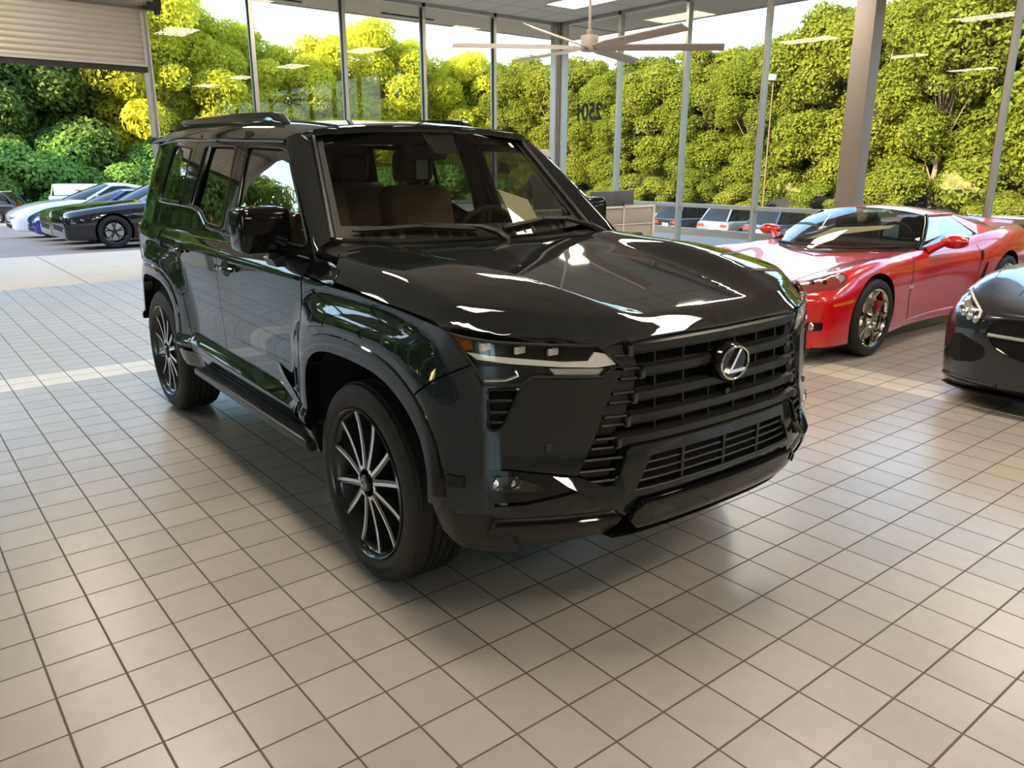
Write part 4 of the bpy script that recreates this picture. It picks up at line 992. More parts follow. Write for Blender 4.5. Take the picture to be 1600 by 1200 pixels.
def cut_body(name,mb,mats,parent,wells,facefn=None,ang=38):
    """carve the wheel wells out of a closed shell"""
    me=bpy.data.meshes.new(name); me.from_pydata(mb.v,[],mb.f)
    bm=bmesh.new(); bm.from_mesh(me); bmesh.ops.recalc_face_normals(bm,faces=bm.faces); bm.to_mesh(me); bm.free()
    o=link(name,me,parent)
    cb=MB()
    for (y,z,r,xi,xo) in wells:
        for s in (-1,1): cb.lathe([(s*xi,.0005),(s*xi,r),(s*xo,r),(s*xo,.0005)],40,'x',(0,y,z))
    cm=bpy.data.meshes.new('c'); cm.from_pydata(cb.v,[],cb.f)
    bm=bmesh.new(); bm.from_mesh(cm); bmesh.ops.remove_doubles(bm,verts=bm.verts,dist=.002); bmesh.ops.recalc_face_normals(bm,faces=bm.faces); bm.to_mesh(cm); bm.free()
    c=bpy.data.objects.new('c',cm); COL.objects.link(c)
    if parent: c.parent=parent
    md=o.modifiers.new('b','BOOLEAN'); md.operation='DIFFERENCE'; md.object=c; md.solver='EXACT'
    dg=bpy.context.evaluated_depsgraph_get(); me2=bpy.data.meshes.new_from_object(o.evaluated_get(dg)); o.modifiers.clear()
    bpy.data.objects.remove(c); bpy.data.meshes.remove(cm); o.data=me2; bpy.data.meshes.remove(me); me2.name=name
    me2.materials.clear()
    for x in mats: me2.materials.append(x)
    for p in me2.polygons:
        cx,cyy,cz=p.center; mi=0
        for (y,z,r,xi,xo) in wells:
            d=math.hypot(cyy-y,cz-z)
            if d<r+.004 and abs(cx)>xi-.01:
                # wall of the well: radial faces or inner disc
                nr=abs((p.normal.y*(cyy-y)+p.normal.z*(cz-z))/max(d,1e-6))
                if (abs(d-r)<.012 and nr>.8) or abs(abs(cx)-xi)<.01: mi=1
        if mi==0 and facefn: mi=facefn(p)
        p.material_index=mi; p.use_smooth=True
    me2.set_sharp_from_angle(angle=R_(ang))
    return o
def car_wheel(parent,x,y,r,w,rim,spokes=5,twin=True,rr=.72,name='wheel',disc=None):
    s=1 if x>0 else -1; b=MB(); R0=r*rr
    b.lathe([(s*.0,R0),(s*.012,R0*1.02),(s*.004,R0*.96),(s*-.02,R0*.93),(s*-w*.8,R0*.9),(s*-w*.8,R0*.96)],40,'x')
    b.lathe([(s*.0,.001),(s*.0,R0*.16),(s*-.03,R0*.22),(s*-.06,.02)],20,'x')
    for k in range(spokes):
        for d in ((-1,1) if twin else (0,)):
            a0=2*PI*k/spokes; a1=a0+d*PI/spokes*.42
            vv=[];ff=[]
            for i in range(5):
                t=i/4; u=R0*.14+(R0*.97-R0*.14)*t; a=a0+(a1-a0)*t; e=(math.cos(a),-math.sin(a)); dd=(math.sin(a),math.cos(a)); hw=R0*(.05 if twin else .085)*(1-.25*t)
                sg=s*(-.022*math.sin(PI*t)+.004)
                for v,q in ((-hw,0),(hw,0),(hw*1.3,-s*.03),(-hw*1.3,-s*.03)): vv.append((sg+q,dd[0]*u+e[0]*v,dd[1]*u+e[1]*v))
            for i in range(4):
                for j in range(4): ff.append((i*4+j,i*4+(j+1)%4,(i+1)*4+(j+1)%4,(i+1)*4+j))
            b.add(vv,ff)
    o=b.build(name,rim,parent,30,(x,y,r))
    t=MB(); h=w/2; t.lathe([(-h*.8,R0*.99),(-h*.98,R0*1.06),(-h,R0*1.2),(-h*.93,r*.965),(-h*.7,r),(h*.7,r),(h*.93,r*.965),(h,R0*1.2),(h*.98,R0*1.06),(h*.8,R0*.99)],48,'x',closed=True)
    t.build('tyre',M['tyre2'],o,35,(-s*h*.85,0,0))
    d=MB(); d.lathe([(s*-.05,.02),(s*-.05,R0*.78),(s*-.065,R0*.78),(s*-.065,.02)],32,'x',closed=True); d.build('brake_disc',M['silverrim'],o,30)
    if disc: 
        c=MB(); c.bbox((s*-.045,R0*.55,R0*.25),(.05,R0*.34,R0*.6),.02); c.build('brake_caliper',disc,o)
    return o
M['tyre2']=mat('tyre_black',(.016,.016,.016),.6)
def strip(b,A,B,n=1):
    """faces between two equally long polylines"""
    k=len(A); b.add(list(A)+list(B),[(i,i+1,k+i+1,k+i) for i in range(k-1)])
def greenhouse(root,G,paint,glass,sideglass,pill=None):
    """G: wsb(s) base curve, wst(s) top curve, rt(s) roof rear curve, rb(s) rear glass base curve (s -1..1), side: belt points list"""
    n=16; ss=[-1+2*i/n for i in range(n+1)]
    def surf(fa,fb,m,bul): 
        def f(u,v):
            s=-1+2*u; a=Vector(fa(s)); c=Vector(fb(s)); p=a.lerp(c,v); p.z+=bul*math.sin(PI*v); return tuple(p)
        return f
    w=MB(); w.grid(n,8,surf(G['wsb'],G['wst'],8,G.get('wbul',.02))); ws=w.build('windshield',glass,root,80)
    r=MB(); r.grid(n,6,surf(G['wst'],G['rt'],6,G.get('rbul',.02))); 
    ro=r.build('roof',paint,root,80)
    k=MB(); k.grid(n,8,surf(G['rt'],G['rb'],8,G.get('bbul',.02))); k.build('rear_window',glass if G.get('rearglass',1) else paint,root,80)
    for s in (-1,1):
        for nm,poly,m in G['side'](s):
            b=MB(); P=[Vector(p) for p in poly]; c=sum(P,Vector())/len(P)
            b.add(P+[c],[(i,(i+1)%len(P),len(P)) for i in range(len(P))]); b.build(nm,m,root,80,smooth=False)
        for nm,pts,rad,m in G['bars'](s):
            b=MB(); b.tube(pts,rad,8); b.build(nm,m,root,60)
    return ro
# ---------------------------------------------------------------- red sports coupe
def build_coupe():
    root=thing('sports_car','shiny red two-door sports car parked before the right glass wall','car',(4.97,2.66,0),-R_(90))
    S_=section
    ST=[(-.945,S_(.16,.25,.40,(.16,.47),(.14,.515),(.08,.525),.527)),
        (-.90,S_(.60,.165,.39,(.595,.50),(.53,.555),(.32,.575),.58)),
        (-.78,S_(.80,.135,.40,(.795,.54),(.70,.61),(.42,.63),.635)),
        (-.66,S_(.885,.13,.41,(.88,.565),(.76,.655),(.47,.66),.662)),
        (-.48,S_(.915,.13,.43,(.91,.61),(.80,.712),(.52,.69),.69)),
        (-.25,S_(.925,.13,.46,(.92,.665),(.835,.77),(.57,.725),.722)),
        (.10,S_(.932,.135,.47,(.925,.70),(.84,.812),(.58,.762),.76)),
        (.45,S_(.905,.14,.48,(.902,.70),(.825,.812),(.62,.795),.80)),
        (.85,S_(.872,.15,.47,(.875,.69),(.80,.825),(.65,.825),.825)),
        (1.40,S_(.870,.15,.46,(.885,.70),(.80,.845),(.66,.84),.84)),
        (1.90,S_(.905,.15,.47,(.915,.73),(.815,.875),(.66,.86),.86)),
        (2.30,S_(.955,.15,.48,(.955,.76),(.845,.925),(.66,.90),.895)),
        (2.69,S_(.965,.16,.50,(.962,.79),(.86,.955),(.66,.935),.935)),
        (3.10,S_(.94,.20,.54,(.935,.80),(.84,.955),(.66,.965),.965)),
        (3.42,S_(.87,.27,.58,(.865,.80),(.79,.945),(.64,.985),.99)),
        (3.53,S_(.80,.34,.60,(.795,.78),(.73,.90),(.60,.955),.96))]
    def ff(p):
        c=p.center
        if .98<c.y<2.95 and abs(c.x)<.745 and c.z>.80 and p.normal.z>.4 and abs(c.x)< .80-.04*max(0,c.y-2.2): return 2
        if c.z<.155 and c.y<-.2: return 1
        return 0
    body=cut_body('car_body',loft(ST,5,5),[M['red'],M['well'],M['cabin']],root,[(0,.335,.385,.66,1.2),(2.69,.35,.40,.66,1.2)],ff,50)
    A=lambda s:(.745*s,.44+.60*s*s,.795+.045*s*s)
    B=lambda s:(.55*s,1.49+.07*s*s,1.185-.058*s*s)
    Cc=lambda s:(.55*s,2.08+.05*s*s,1.185-.065*s*s)
    D=lambda s:(.66*s,3.02-.10*s*s,.975-.015*s*s)
    def side(s):
        return [('side_window',[(s*.752,1.10,.858),(s*.735,1.20,.905),(s*.57,1.58,1.108),(s*.565,2.06,1.105),(s*.72,2.36,.915),(s*.785,1.9,.872),(s*.775,1.4,.850)],M['skyglass']),
                ('sail_panel',[(s*.552,2.13,1.118),(s*.565,2.06,1.108),(s*.735,2.40,.912),(s*.80,2.62,.94),(s*.70,2.95,.958),(s*.645,2.94,.965),(s*.60,2.55,1.04)],M['red'])]
    def bars(s):
        return [('front_pillar',[(s*.750,1.04,.84),(s*.70,1.24,.925),(s*.625,1.42,1.05),(s*.552,1.56,1.122)],.022,M['gloss']),
                ('side_rail',[(s*.552,1.55,1.122),(s*.558,1.85,1.124),(s*.552,2.13,1.118)],.018,M['red']),
                ('belt_seal',[(s*.775,1.0,.842),(s*.795,1.4,.855),(s*.80,1.9,.878),(s*.745,2.36,.912)],.008,M['seal'])]
    ro=greenhouse(root,dict(wsb=A,wst=B,rt=Cc,rb=D,side=side,bars=bars,wbul=.035,rbul=.02,bbul=.03),M['red'],M['rwglass'],M['skyglass'])
    # cowl, wipers
    cw=MB(); cw.grid(14,2,lambda u,v:(lambda s:(.74*s,.42+.60*s*s+.05*v,.802+.04*s*s+.010*v))(-1+2*u)); cw.build('cowl_cover',M['plastic'],root,60)
    for x0,x1 in ((.05,.62),(-.55,.0)):
        b=MB(); b.tube([(x0,.44+.6*(x0/.74)**2,.842),((x0+x1)/2,.50+.6*((x0+x1)/1.48)**2,.85),(x1,.50+.6*(x1/.74)**2,.862)],.011,6); b.build('wiper',M['plastic'],root)
    # cabin: dash, wheel, seats
    ds=MB(); ds.bbox((0,1.16,.835),(1.30,.42,.10),.04); ds.build('dashboard',M['cabin'],root)
    sw=MB(); c0=Vector((.36,1.42,.90)); ax=Vector((0,.93,.36)).normalized(); u_=Vector((1,0,0)); v_=ax.cross(u_)
    sw.tube([c0+(u_*math.cos(2*PI*i/28)+v_*math.sin(2*PI*i/28))*.165 for i in range(28)],.016,8,closed=True); sw.tube([c0-u_*.15,c0-ax*.03,c0+u_*.15],.016,6); sw.build('steering_wheel',M['plastic'],root)
    for x in (-.36,.36):
        b=MB(); b.bbox((x,1.98,.90),(.48,.16,.36),.06,seg=2); b.bbox((x,2.03,1.03),(.24,.10,.13),.04,seg=2); b.build('seat',M['cabin'],root,50)
    rm=MB(); rm.bbox((0,1.46,1.105),(.22,.03,.055),.02); rm.build('rearview_mirror',M['plastic'],root)
    # door mirrors
    for s in (-1,1):
        b=MB(); vs=[];fs=[]
        for j in range(11):
            ph=-PI/2+PI*j/10
            for i in range(18):
                th=2*PI*i/18; vs.append((s*(.985+.125*math.cos(ph)*math.cos(th)),1.24+.075*math.cos(ph)*math.sin(th)+.02*(.985-.9),.915+.062*math.sin(ph)))
        for j in range(10):
            for i in range(18): fs.append((j*18+i,j*18+(i+1)%18,(j+1)*18+(i+1)%18,(j+1)*18+i))
        b.add(vs,fs); mo=b.build('door_mirror',M['red'],root,60)
        b=MB(); b.tube([(s*.80,1.12,.825),(s*.85,1.16,.86),(s*.91,1.20,.90)],[.045,.035,.03],8); b.build('mirror_arm',M['red'],mo)
        b=MB(); b.bbox((s*.985,1.316,.915),(.19,.008,.09),.003); b.build('mirror_glass',M['chrome'],mo)
    from mathutils.bvhtree import BVHTree
    bv=BVHTree.FromPolygons([v.co[:] for v in body.data.vertices],[p.vertices[:] for p in body.data.polygons])
    def cast(o,d,fallback):
        h=bv.ray_cast(Vector(o),Vector(d).normalized()); return tuple(h[0]) if h[0] else fallback
    def front(x,z): return cast((x,-3,z),(0,1,0),(x,-.8,z))
    def sidef(s): return lambda y,z: cast((s*3,y,z),(-s,0,0),(s*.9,y,z))
    def top(x,y): return cast((x,y,3),(0,0,-1),(x,y,.7))
    return root,body,front,sidef,top,cast
vt,vbody,vfront,vside,vtop,vcast=build_coupe()
def vette_details():
    root=vt
    hl=[(.598,-.821),(.754,-.773),(.870,-.60),(.885,-.464),(.858,-.394),(.811,-.383),(.69,-.447),(.594,-.71)]
    M['smoke']=mat('smoked_headlamp',(.22,.035,.03),.10,0,coat=1,noise_amt=.05)
    for s in (-1,1):
        P=[(s*x,y) for x,y in hl]
        if s<0: P=P[::-1]
        h=panel('headlight',rnd(P,.05,4),vtop,.03,M['smoke'],root,.006,off=.004)
        for x,y,r in ((.696,-.661,.030),(.770,-.610,.030),(.835,-.477,.042)):
            p=Vector(vtop(s*x,y)); b=MB(); d=Vector((0,-.75,.66)).normalized()
            N=16; u=d.cross(Vector((1,0,0))).normalized(); w=d.cross(u)
            vs=[p+d*.006+(u*math.cos(2*PI*i/N)+w*math.sin(2*PI*i/N))*r for i in range(N)]+[p+d*.012]
            b.add(vs,[(i,(i+1)%N,N) for i in range(N)]); b.build('lamp_projector',M['lampin'] if r<.04 else M['clearlamp'],h,60)
        fl=[(.70,.300),(.858,.305),(.86,.372),(.70,.373)]
        P=[(s*x,z) for x,z in fl]; P=P if s>0 else P[::-1]
        f=panel('fog_lamp_recess',rnd(P,.015,2),vfront,.03,M['gloss'],root,.0,off=.004)
        b=MB(); p=Vector(vfront(s*.79,.338)); b.lathe([(-.008,.001),(-.006,.03),(.004,.036)],18,'y',(p.x,p.y-.002,p.z)); b.build('fog_lamp',M['clearlamp'],f)
        sm=[(-.655,.518),(-.636,.496),(-.360,.512),(-.386,.541)]
        panel('side_marker',sm,vside(s),.03,mat('orange_marker',(.75,.16,.01),.2,coat=1),root,.0,off=.004,nsign=s)
        # seams: door cut, fender vent, rear scoop
        def seam(name,pts,fn,r=.0035,m=M['seal']):
            b=MB(); q=resamp(pts,.03,False)+[pts[-1]]; b.tube([fn(u,v) for u,v in q],r,5); return b.build(name,m,root)
        sf=vside(s)
        seam('door_seam',[(.78,.80),(.72,.70),(.70,.45),(.76,.20)],sf); seam('door_seam',[(2.02,.84),(2.06,.70),(2.02,.45),(1.90,.22)],sf)
        seam('sill_molding',[(.45,.205),(1.2,.235),(2.15,.245)],sf,.006,M['red'])
        ve=[(.42,.28),(.47,.42),(.53,.60),(.56,.62),(.55,.45),(.50,.28)]
        panel('fender_vent',ve,sf,.03,M['red'],root,.0,off=-.0,nsign=s)
        sc_=[(2.10,.50),(2.16,.66),(2.20,.66),(2.17,.50)]
        panel('rear_scoop',sc_,sf,.03,M['well'],root,.0,off=.003,nsign=s)
        q2=[(2.06,.79),(2.11,.79),(2.08,.68),(2.05,.68)]
        panel('door_handle_slot',q2,sf,.03,M['gloss'],root,0,off=.003,nsign=s)
        if s>0:
            me=textmesh('Z06',.075,bold=True); zb=MB(); zb.add([Vector(sf(.70+v.co.x,.535+v.co.y*.6))+Vector((s*.005,0,0)) for v in me.vertices],[tuple(p.vertices) for p in me.polygons]); zb.build('fender_badge',M['chrome'],root,fix=False)
        for y,r,w in ((0,.335,.275),(2.69,.35,.325)):
            car_wheel(root,s*(.915 if y==0 else .95),y,r,w,M['chromerim'],5,True,.74,'wheel',mat('caliper_red',(.35,.01,.01),.4))
        tl=[(.40,.70),(.52,.70),(.52,.80),(.40,.80)]
    # hood creases
    for s in (-1,1):
        b=MB(); b.tube([vtop(s*(.50+.10*t),-.80+1.15*t) for t in [i/14 for i in range(15)]],.003,5); b.build('hood_seam',M['seal'],root)
    b=MB(); b.tube([vfront(-.74+.0925*i,.19) for i in range(17)],.010,6); b.build('chin_splitter',M['plastic'],root)
    sp=MB(); sp.grid(14,3,lambda u,v:(-.66+1.32*u,3.40+.14*v,.985+.035*v-.02*abs(2*u-1)**3)); sp.build('rear_spoiler',M['red'],root,60)
    for s in (-1,1):
        for x in (.42,.66):
            b=MB(); b.lathe([(3.535,.001),(3.535,.06),(3.52,.065)],18,'y',(s*x,0,.74)); b.build('tail_light',M['redlamp'],root)
vette_details()
def vw(x,y,z): return (4.97+y,2.66-x,z)
pp=MB(); q=[vw(.04,1.02,.925),vw(.33,1.10,.915),vw(.30,1.42,1.03),vw(-.16,1.30,1.045)]
q=[vw(-.30,.86,.875),vw(-.16,1.12,.985),vw(.36,1.36,1.03),vw(.34,1.30,1.0),vw(.02,1.10,.94)]  # pale five-sided sheet behind the windscreen
q2=[(x+.004,y,z) for x,y,z in q]; pp.add(q+q2,[(0,1,2,3,4),(9,8,7,6,5)]+[(i,(i+1)%5,(i+1)%5+5,i+5) for i in range(5)])
tag(pp.build('cream_sheet',M['paper'],smooth=False),'cream sheet behind the windscreen of the red sports car','paper')
# ---------------------------------------------------------------- dark grey grand tourer, only its right front corner in the frame
def build_gt():
    root=thing('sports_car','dark grey metallic sports car, only its nose in the picture beside the red one','car',(4.97,-.06,0),-R_(90))
    S_=section
    ST=[(-.965,S_(.30,.24,.42,(.30,.52),(.26,.60),(.15,.63),.64)),
        (-.93,S_(.62,.15,.40,(.62,.54),(.54,.645),(.32,.675),.685)),
        (-.80,S_(.86,.115,.40,(.855,.56),(.74,.70),(.42,.715),.725)),
        (-.60,S_(.945,.11,.42,(.935,.62),(.80,.765),(.46,.755),.765)),
        (-.30,S_(.965,.115,.46,(.955,.69),(.83,.835),(.50,.80),.81)),
        (.05,S_(.968,.12,.47,(.955,.72),(.84,.87),(.54,.84),.85)),
        (.5,S_(.95,.13,.48,(.94,.73),(.83,.885),(.56,.88),.89)),
        (1.1,S_(.92,.14,.48,(.915,.74),(.82,.90),(.6,.915),.925)),
        (1.8,S_(.935,.15,.49,(.935,.76),(.83,.93),(.6,.92),.92)),
        (2.63,S_(.975,.17,.50,(.965,.79),(.84,.95),(.6,.95),.95)),
        (3.2,S_(.93,.24,.54,(.92,.80),(.80,.93),(.6,.94),.94)),
        (3.5,S_(.80,.34,.58,(.79,.76),(.70,.86),(.5,.88),.88))]
    body=cut_body('car_body',loft(ST,5,5),[M['grey'],M['well']],root,[(0,.34,.39,.68,1.2),(2.63,.345,.395,.68,1.2)],None,50)
    A=lambda s:(.74*s,.92+.40*s*s,.90+.0*s*s); B=lambda s:(.54*s,1.62+.14*s*s,1.245-.07*s*s); Cc=lambda s:(.53*s,2.15,1.245-.08*s*s); D=lambda s:(.62*s,3.1-.1*s*s,.95)
    side=lambda s:[('side_window',[(s*.775,1.36,.905),(s*.56,1.78,1.165),(s*.55,2.1,1.155),(s*.70,2.6,.96),(s*.80,2.0,.93)],M['darkglass'])]
    bars=lambda s:[('front_pillar',[(s*.745,1.32,.905),(s*.54,1.76,1.178)],.026,M['grey']),('side_rail',[(s*.54,1.76,1.176),(s*.54,2.15,1.166),(s*.70,2.66,.965)],.022,M['grey'])]
    greenhouse(root,dict(wsb=A,wst=B,rt=Cc,rb=D,side=side,bars=bars),M['grey'],M['darkglass'],M['darkglass'])
    from mathutils.bvhtree import BVHTree
    bv=BVHTree.FromPolygons([v.co[:] for v in body.data.vertices],[p.vertices[:] for p in body.data.polygons])
    def cast(o,d,fb):
        h=bv.ray_cast(Vector(o),Vector(d).normalized()); return tuple(h[0]) if h[0] else fb
    front=lambda x,z: cast((x,-3,z),(0,1,0),(x,-.7,z))
    # oblique projection for the lamps: seen from ahead and outside
    def obl(s):
        d=Vector((-s*.55,.72,-.42)).normalized(); u=Vector((s*.80,.60,0)).normalized(); w=Vector((0,0,1)); O=Vector((s*.75,-.80,.65))
        Mi=Matrix((u,w,-d)).transposed().inverted()
        def to2(p): q=Mi@(Vector((s*abs(p[0]),p[1],p[2]))-O); return (q.x,q.y)
        return (lambda a,z: cast(O+u*a+w*z-d*2,d,tuple(O+u*a+w*z))),to2
    for s in (-1,1):
        fn,to2=obl(s); ns=1 if s>0 else -1
        hl=[to2(p) for p in ((.852,-.54,.772),(.829,-.567,.768),(.605,-.902,.659),(.605,-.92,.622),(.637,-.92,.574),(.718,-.884,.588),(.781,-.834,.626),(.832,-.733,.689),(.862,-.62,.735))]
        h=panel('headlight',rnd(hl,.03,3),fn,.025,M['lampin'],root,0,off=.003,nsign=ns)
        panel('lamp_lens',rnd(hl,.03,3),fn,.025,M['lens'],h,0,off=.012,nsign=ns)
        b=MB(); b.tube([Vector(fn(a,z))+Vector((s*.004,-.006,.002)) for a,z in [to2(p) for p in ((.835,-.58,.755),(.72,-.74,.705),(.625,-.88,.652),(.63,-.905,.61))]],.009,6); b.build('daytime_light',M['drl'],h)
        rf=[to2(p) for p in ((.835,-.62,.735),(.74,-.74,.69),(.655,-.87,.64),(.70,-.87,.625),(.80,-.76,.67))]
        panel('lamp_reflector',rf,fn,.025,M['clearlamp'],h,0,off=.006,nsign=ns)
        for a,z in [to2(p) for p in ((.755,-.846,.633),(.702,-.884,.615),(.652,-.909,.605))]:
            p=Vector(fn(a,z)); d=Vector((s*.35,-.9,.2)).normalized(); N=14; u=d.cross(Vector((0,0,1))).normalized(); w=d.cross(u)
            b=MB(); b.add([p+d*.010+(u*math.cos(2*PI*i/N)+w*math.sin(2*PI*i/N))*.026 for i in range(N)]+[p+d*.020],[(i,(i+1)%N,N) for i in range(N)]); b.build('led_module',M['clearlamp'],h,60)
        tk=[(.55,.378),(.582,.441),(.757,.496),(.81,.479),(.828,.429),(.825,.329),(.778,.290),(.61,.325)]
        P=[(s*x,z) for x,z in tk]; P=P if s>0 else P[::-1]
        panel('air_intake',rnd(P,.05,4),front,.03,M['well'],root,0,off=.003)
        for y,r in ((0,.34),(2.63,.345)): car_wheel(root,s*.93,y,r,.27,M['blackrim'],5,True,.74)
        b=MB(); b.tube([front(s*(.86-.045*i),.185-.0*i) for i in range(10)],.016,6); b.build('splitter',M['satin'],root)
        b=MB(); mm=[]; 
        b.bbox((s*1.0,1.45,1.0),(.20,.11,.13),.04); b.tube([(s*.85,1.40,.92),(s*.93,1.44,.97)],.02,6); b.build('door_mirror',M['grey'],root)
        b=MB(); b.tube([cast((s*(.52+.02*i),-.62+.16*i,3),(0,0,-1),(0,0,0)) for i in range(10)],.0035,5); b.build('hood_seam',M['seal'],root)
    g=[(-.325,.385),(-.416,.405),(-.521,.454),(-.563,.532),(-.558,.592),(-.513,.628),(-.363,.640),(0,.642),(.363,.640),(.513,.628),(.558,.592),(.563,.532),(.521,.454),(.416,.405),(.325,.385),(0,.38)]
    gr=panel('grille',rnd(g[::-1],.04,3)[::-1] if 0 else rnd(g,.04,3),front,.04,M['well'],root,0,off=.003)
    b=MB(); b.tube([Vector(front(-.55+.06875*i,.525))+Vector((0,-.018,0)) for i in range(17)],.013,8); b.build('grille_bar',M['silverrim'],gr)
    b=MB(); b.lathe([(0,.001),(-.004,.065),(-.01,.078),(-.016,.085),(-.012,.092),(0,.095)],32,'y',(0,front(0,.525)[1]-.03,.525)); b.build('round_badge',M['chrome'],gr)
    gm=MB(); gm.tube([Vector(front(x,z))+Vector((0,-.004,0)) for x,z in rnd(g,.04,3)],.008,6,closed=True); gm.build('grille_surround',M['gloss'],gr)
    b=MB(); b.grid(20,2,lambda u,v:(lambda x:(x,front(x,.17)[1]-.04+.2*v,.115+.01*abs(x)))(-.86+1.72*u)); b.build('front_splitter',M['satin'],root,60)
    return root
build_gt()
# ---------------------------------------------------------------- parked cars outside
def simple_car(label,kind,paint,loc,rz,group,rim=None,scale=1,lamp='front'):
    S_=section
    root=thing('car' if kind!='van' else 'van',label,'car' if kind!='van' else 'van',loc,rz,group)
    root.scale=(scale,)*3
    rim=rim or M['silverrim']
    def st(y,w,zb,zt,e=.0): return (y,S_(w,zb,zb+(zt-zb)*.5,(w*.985,zt-.17),(w*.90,zt-.03+e),(w*.6,zt),zt+.01))
    K={
     'coupe':dict(ST=[st(-.98,.70,.30,.62),st(-.93,.84,.20,.78),st(-.6,.93,.18,.86),st(0,.95,.18,.93,.01),st(.7,.95,.18,.99),st(1.6,.95,.18,1.0),st(2.9,.96,.2,1.04),st(3.6,.93,.25,1.05),st(4.0,.86,.35,1.0)],wb=2.95,r=.36,
        gh=((.70,.95,.40),(.58,1.62,1.43),(.58,2.35,1.44),(.66,3.35,1.05)),belt=1.0),
     'sedan':dict(ST=[st(-.92,.45,.30,.56),st(-.84,.72,.2,.66),st(-.5,.88,.17,.82),st(0,.92,.17,.93,.01),st(.7,.92,.17,1.0),st(1.8,.92,.17,1.0),st(2.8,.93,.2,1.06),st(3.5,.88,.28,1.12),st(3.8,.78,.4,1.08)],wb=2.88,r=.35,
        gh=((.74,.75,.55),(.56,1.62,1.44),(.56,2.2,1.445),(.62,3.5,1.13)),belt=1.0),
     'suv':dict(ST=[st(-.9,.70,.42,.80),st(-.82,.86,.30,1.0),st(-.4,.95,.26,1.08),st(.3,.965,.25,1.13),st(1.2,.965,.25,1.12),st(2.8,.965,.26,1.14),st(3.5,.95,.32,1.15),st(3.85,.93,.38,1.12),st(3.92,.88,.45,1.05)],wb=2.85,r=.37,
        gh=((.80,.65,.35),(.64,1.35,1.73),(.64,3.35,1.76),(.76,3.88,1.12)),belt=1.12),
     'van':dict(ST=[st(-.95,.75,.42,.82),st(-.85,.92,.30,1.05),st(-.3,1.0,.28,1.22),st(.3,1.0,.28,1.32),st(1.0,1.0,.28,1.34),st(3.5,1.0,.3,1.34),st(4.5,.99,.35,1.34),st(4.55,.95,.4,1.34)],wb=3.4,r=.36,
        gh=((.86,.45,.25),(.76,1.05,2.05),(.80,4.35,2.1),(.92,4.55,1.3)),belt=1.33)}
    k=K[kind]; r=k['r']
    body=cut_body('car_body',loft(k['ST'],3,3),[paint,M['well']],root,[(0,r,r+.05,.62,1.3),(k['wb'],r,r+.05,.62,1.3)],None,45)
    (xa,ya,ca),(xb,yb,zb_),(xc,yc,zc_),(xd,yd,zd)=k['gh']; be=k['belt']
    A=lambda s:(xa*s,ya-ca*.5+ca*s*s,be-.01); B=lambda s:(xb*s,yb+.12*s*s,zb_-.06*s*s); Cc=lambda s:(xc*s,yc-.05*s*s,zc_-.06*s*s); D=lambda s:(xd*s,yd-.08*s*s,zd+.01)
    ac=ya+ca*.5
    def side(s):
        top0,top1=(s*(xb+.015),yb+.16,zb_-.085),(s*(xc+.015),yc-.08,zc_-.085)
        bw=min(.90*.95,xa+.10)
        P0=(s*(xa+.015),ac+.08,be+.01); P1=(s*(xd+.02),yd-.30,be+.03)
        m0=Vector(top0).lerp(Vector(top1),.46); m1=Vector(P0).lerp(Vector(P1),.48)
        if kind=='van': return [('side_window',[P0,top0,tuple(Vector(top0).lerp(Vector(top1),.18)),tuple(Vector(P0).lerp(Vector(P1),.20))],M['darkglass']),('side_panel',[tuple(Vector(P0).lerp(Vector(P1),.22)),tuple(Vector(top0).lerp(Vector(top1),.20)),top1,P1],paint)]
        a=[tuple(P0),top0,tuple(m0-Vector((0,.03,0))),tuple(m1-Vector((0,.03,0)))]; c=[tuple(m1+Vector((0,.03,0))),tuple(m0+Vector((0,.03,0))),top1,P1]
        return [('side_window',a,M['darkglass']),('side_window',c,M['darkglass'])]
    def bars(s):
        return [('front_pillar',[(s*xa,ac,be),(s*xb,yb+.12,zb_-.06)],.035,paint),('side_rail',[(s*xb,yb+.12,zb_-.06),(s*xc,yc-.05,zc_-.06)],.035,paint),('rear_pillar',[(s*xc,yc-.05,zc_-.06),(s*xd,yd-.10,zd)],.05,paint),('centre_pillar',[tuple((Vector((s*(xb+.0),yb+.1,zb_-.08)).lerp(Vector((s*xc,yc,zc_-.08)),.46))),tuple(Vector((s*(xa+.0),ac,be)).lerp(Vector((s*(xd+.0),yd-.3,be)),.48))],.035,paint if kind=='van' else M['gloss'])]
    greenhouse(root,dict(wsb=A,wst=B,rt=Cc,rb=D,side=side,bars=bars),paint,M['darkglass'],M['darkglass'])
    for s in (-1,1):
        for y in (0,k['wb']): car_wheel(root,s*(k['ST'][3][1][4][0]-.03),y,r,.24,rim,5,True,.70)
    from mathutils.bvhtree import BVHTree
    bv=BVHTree.FromPolygons([v.co[:] for v in body.data.vertices],[p.vertices[:] for p in body.data.polygons])
    def fr(x,z):
        h=bv.ray_cast(Vector((x,-3,z)),Vector((0,1,0))); return tuple(h[0]) if h[0] else (x,-.8,z)
    def bk(x,z):
        h=bv.ray_cast(Vector((x,8,z)),Vector((0,-1,0))); return tuple(h[0]) if h[0] else (x,4,z)
    zf=k['ST'][1][1][-1][1]
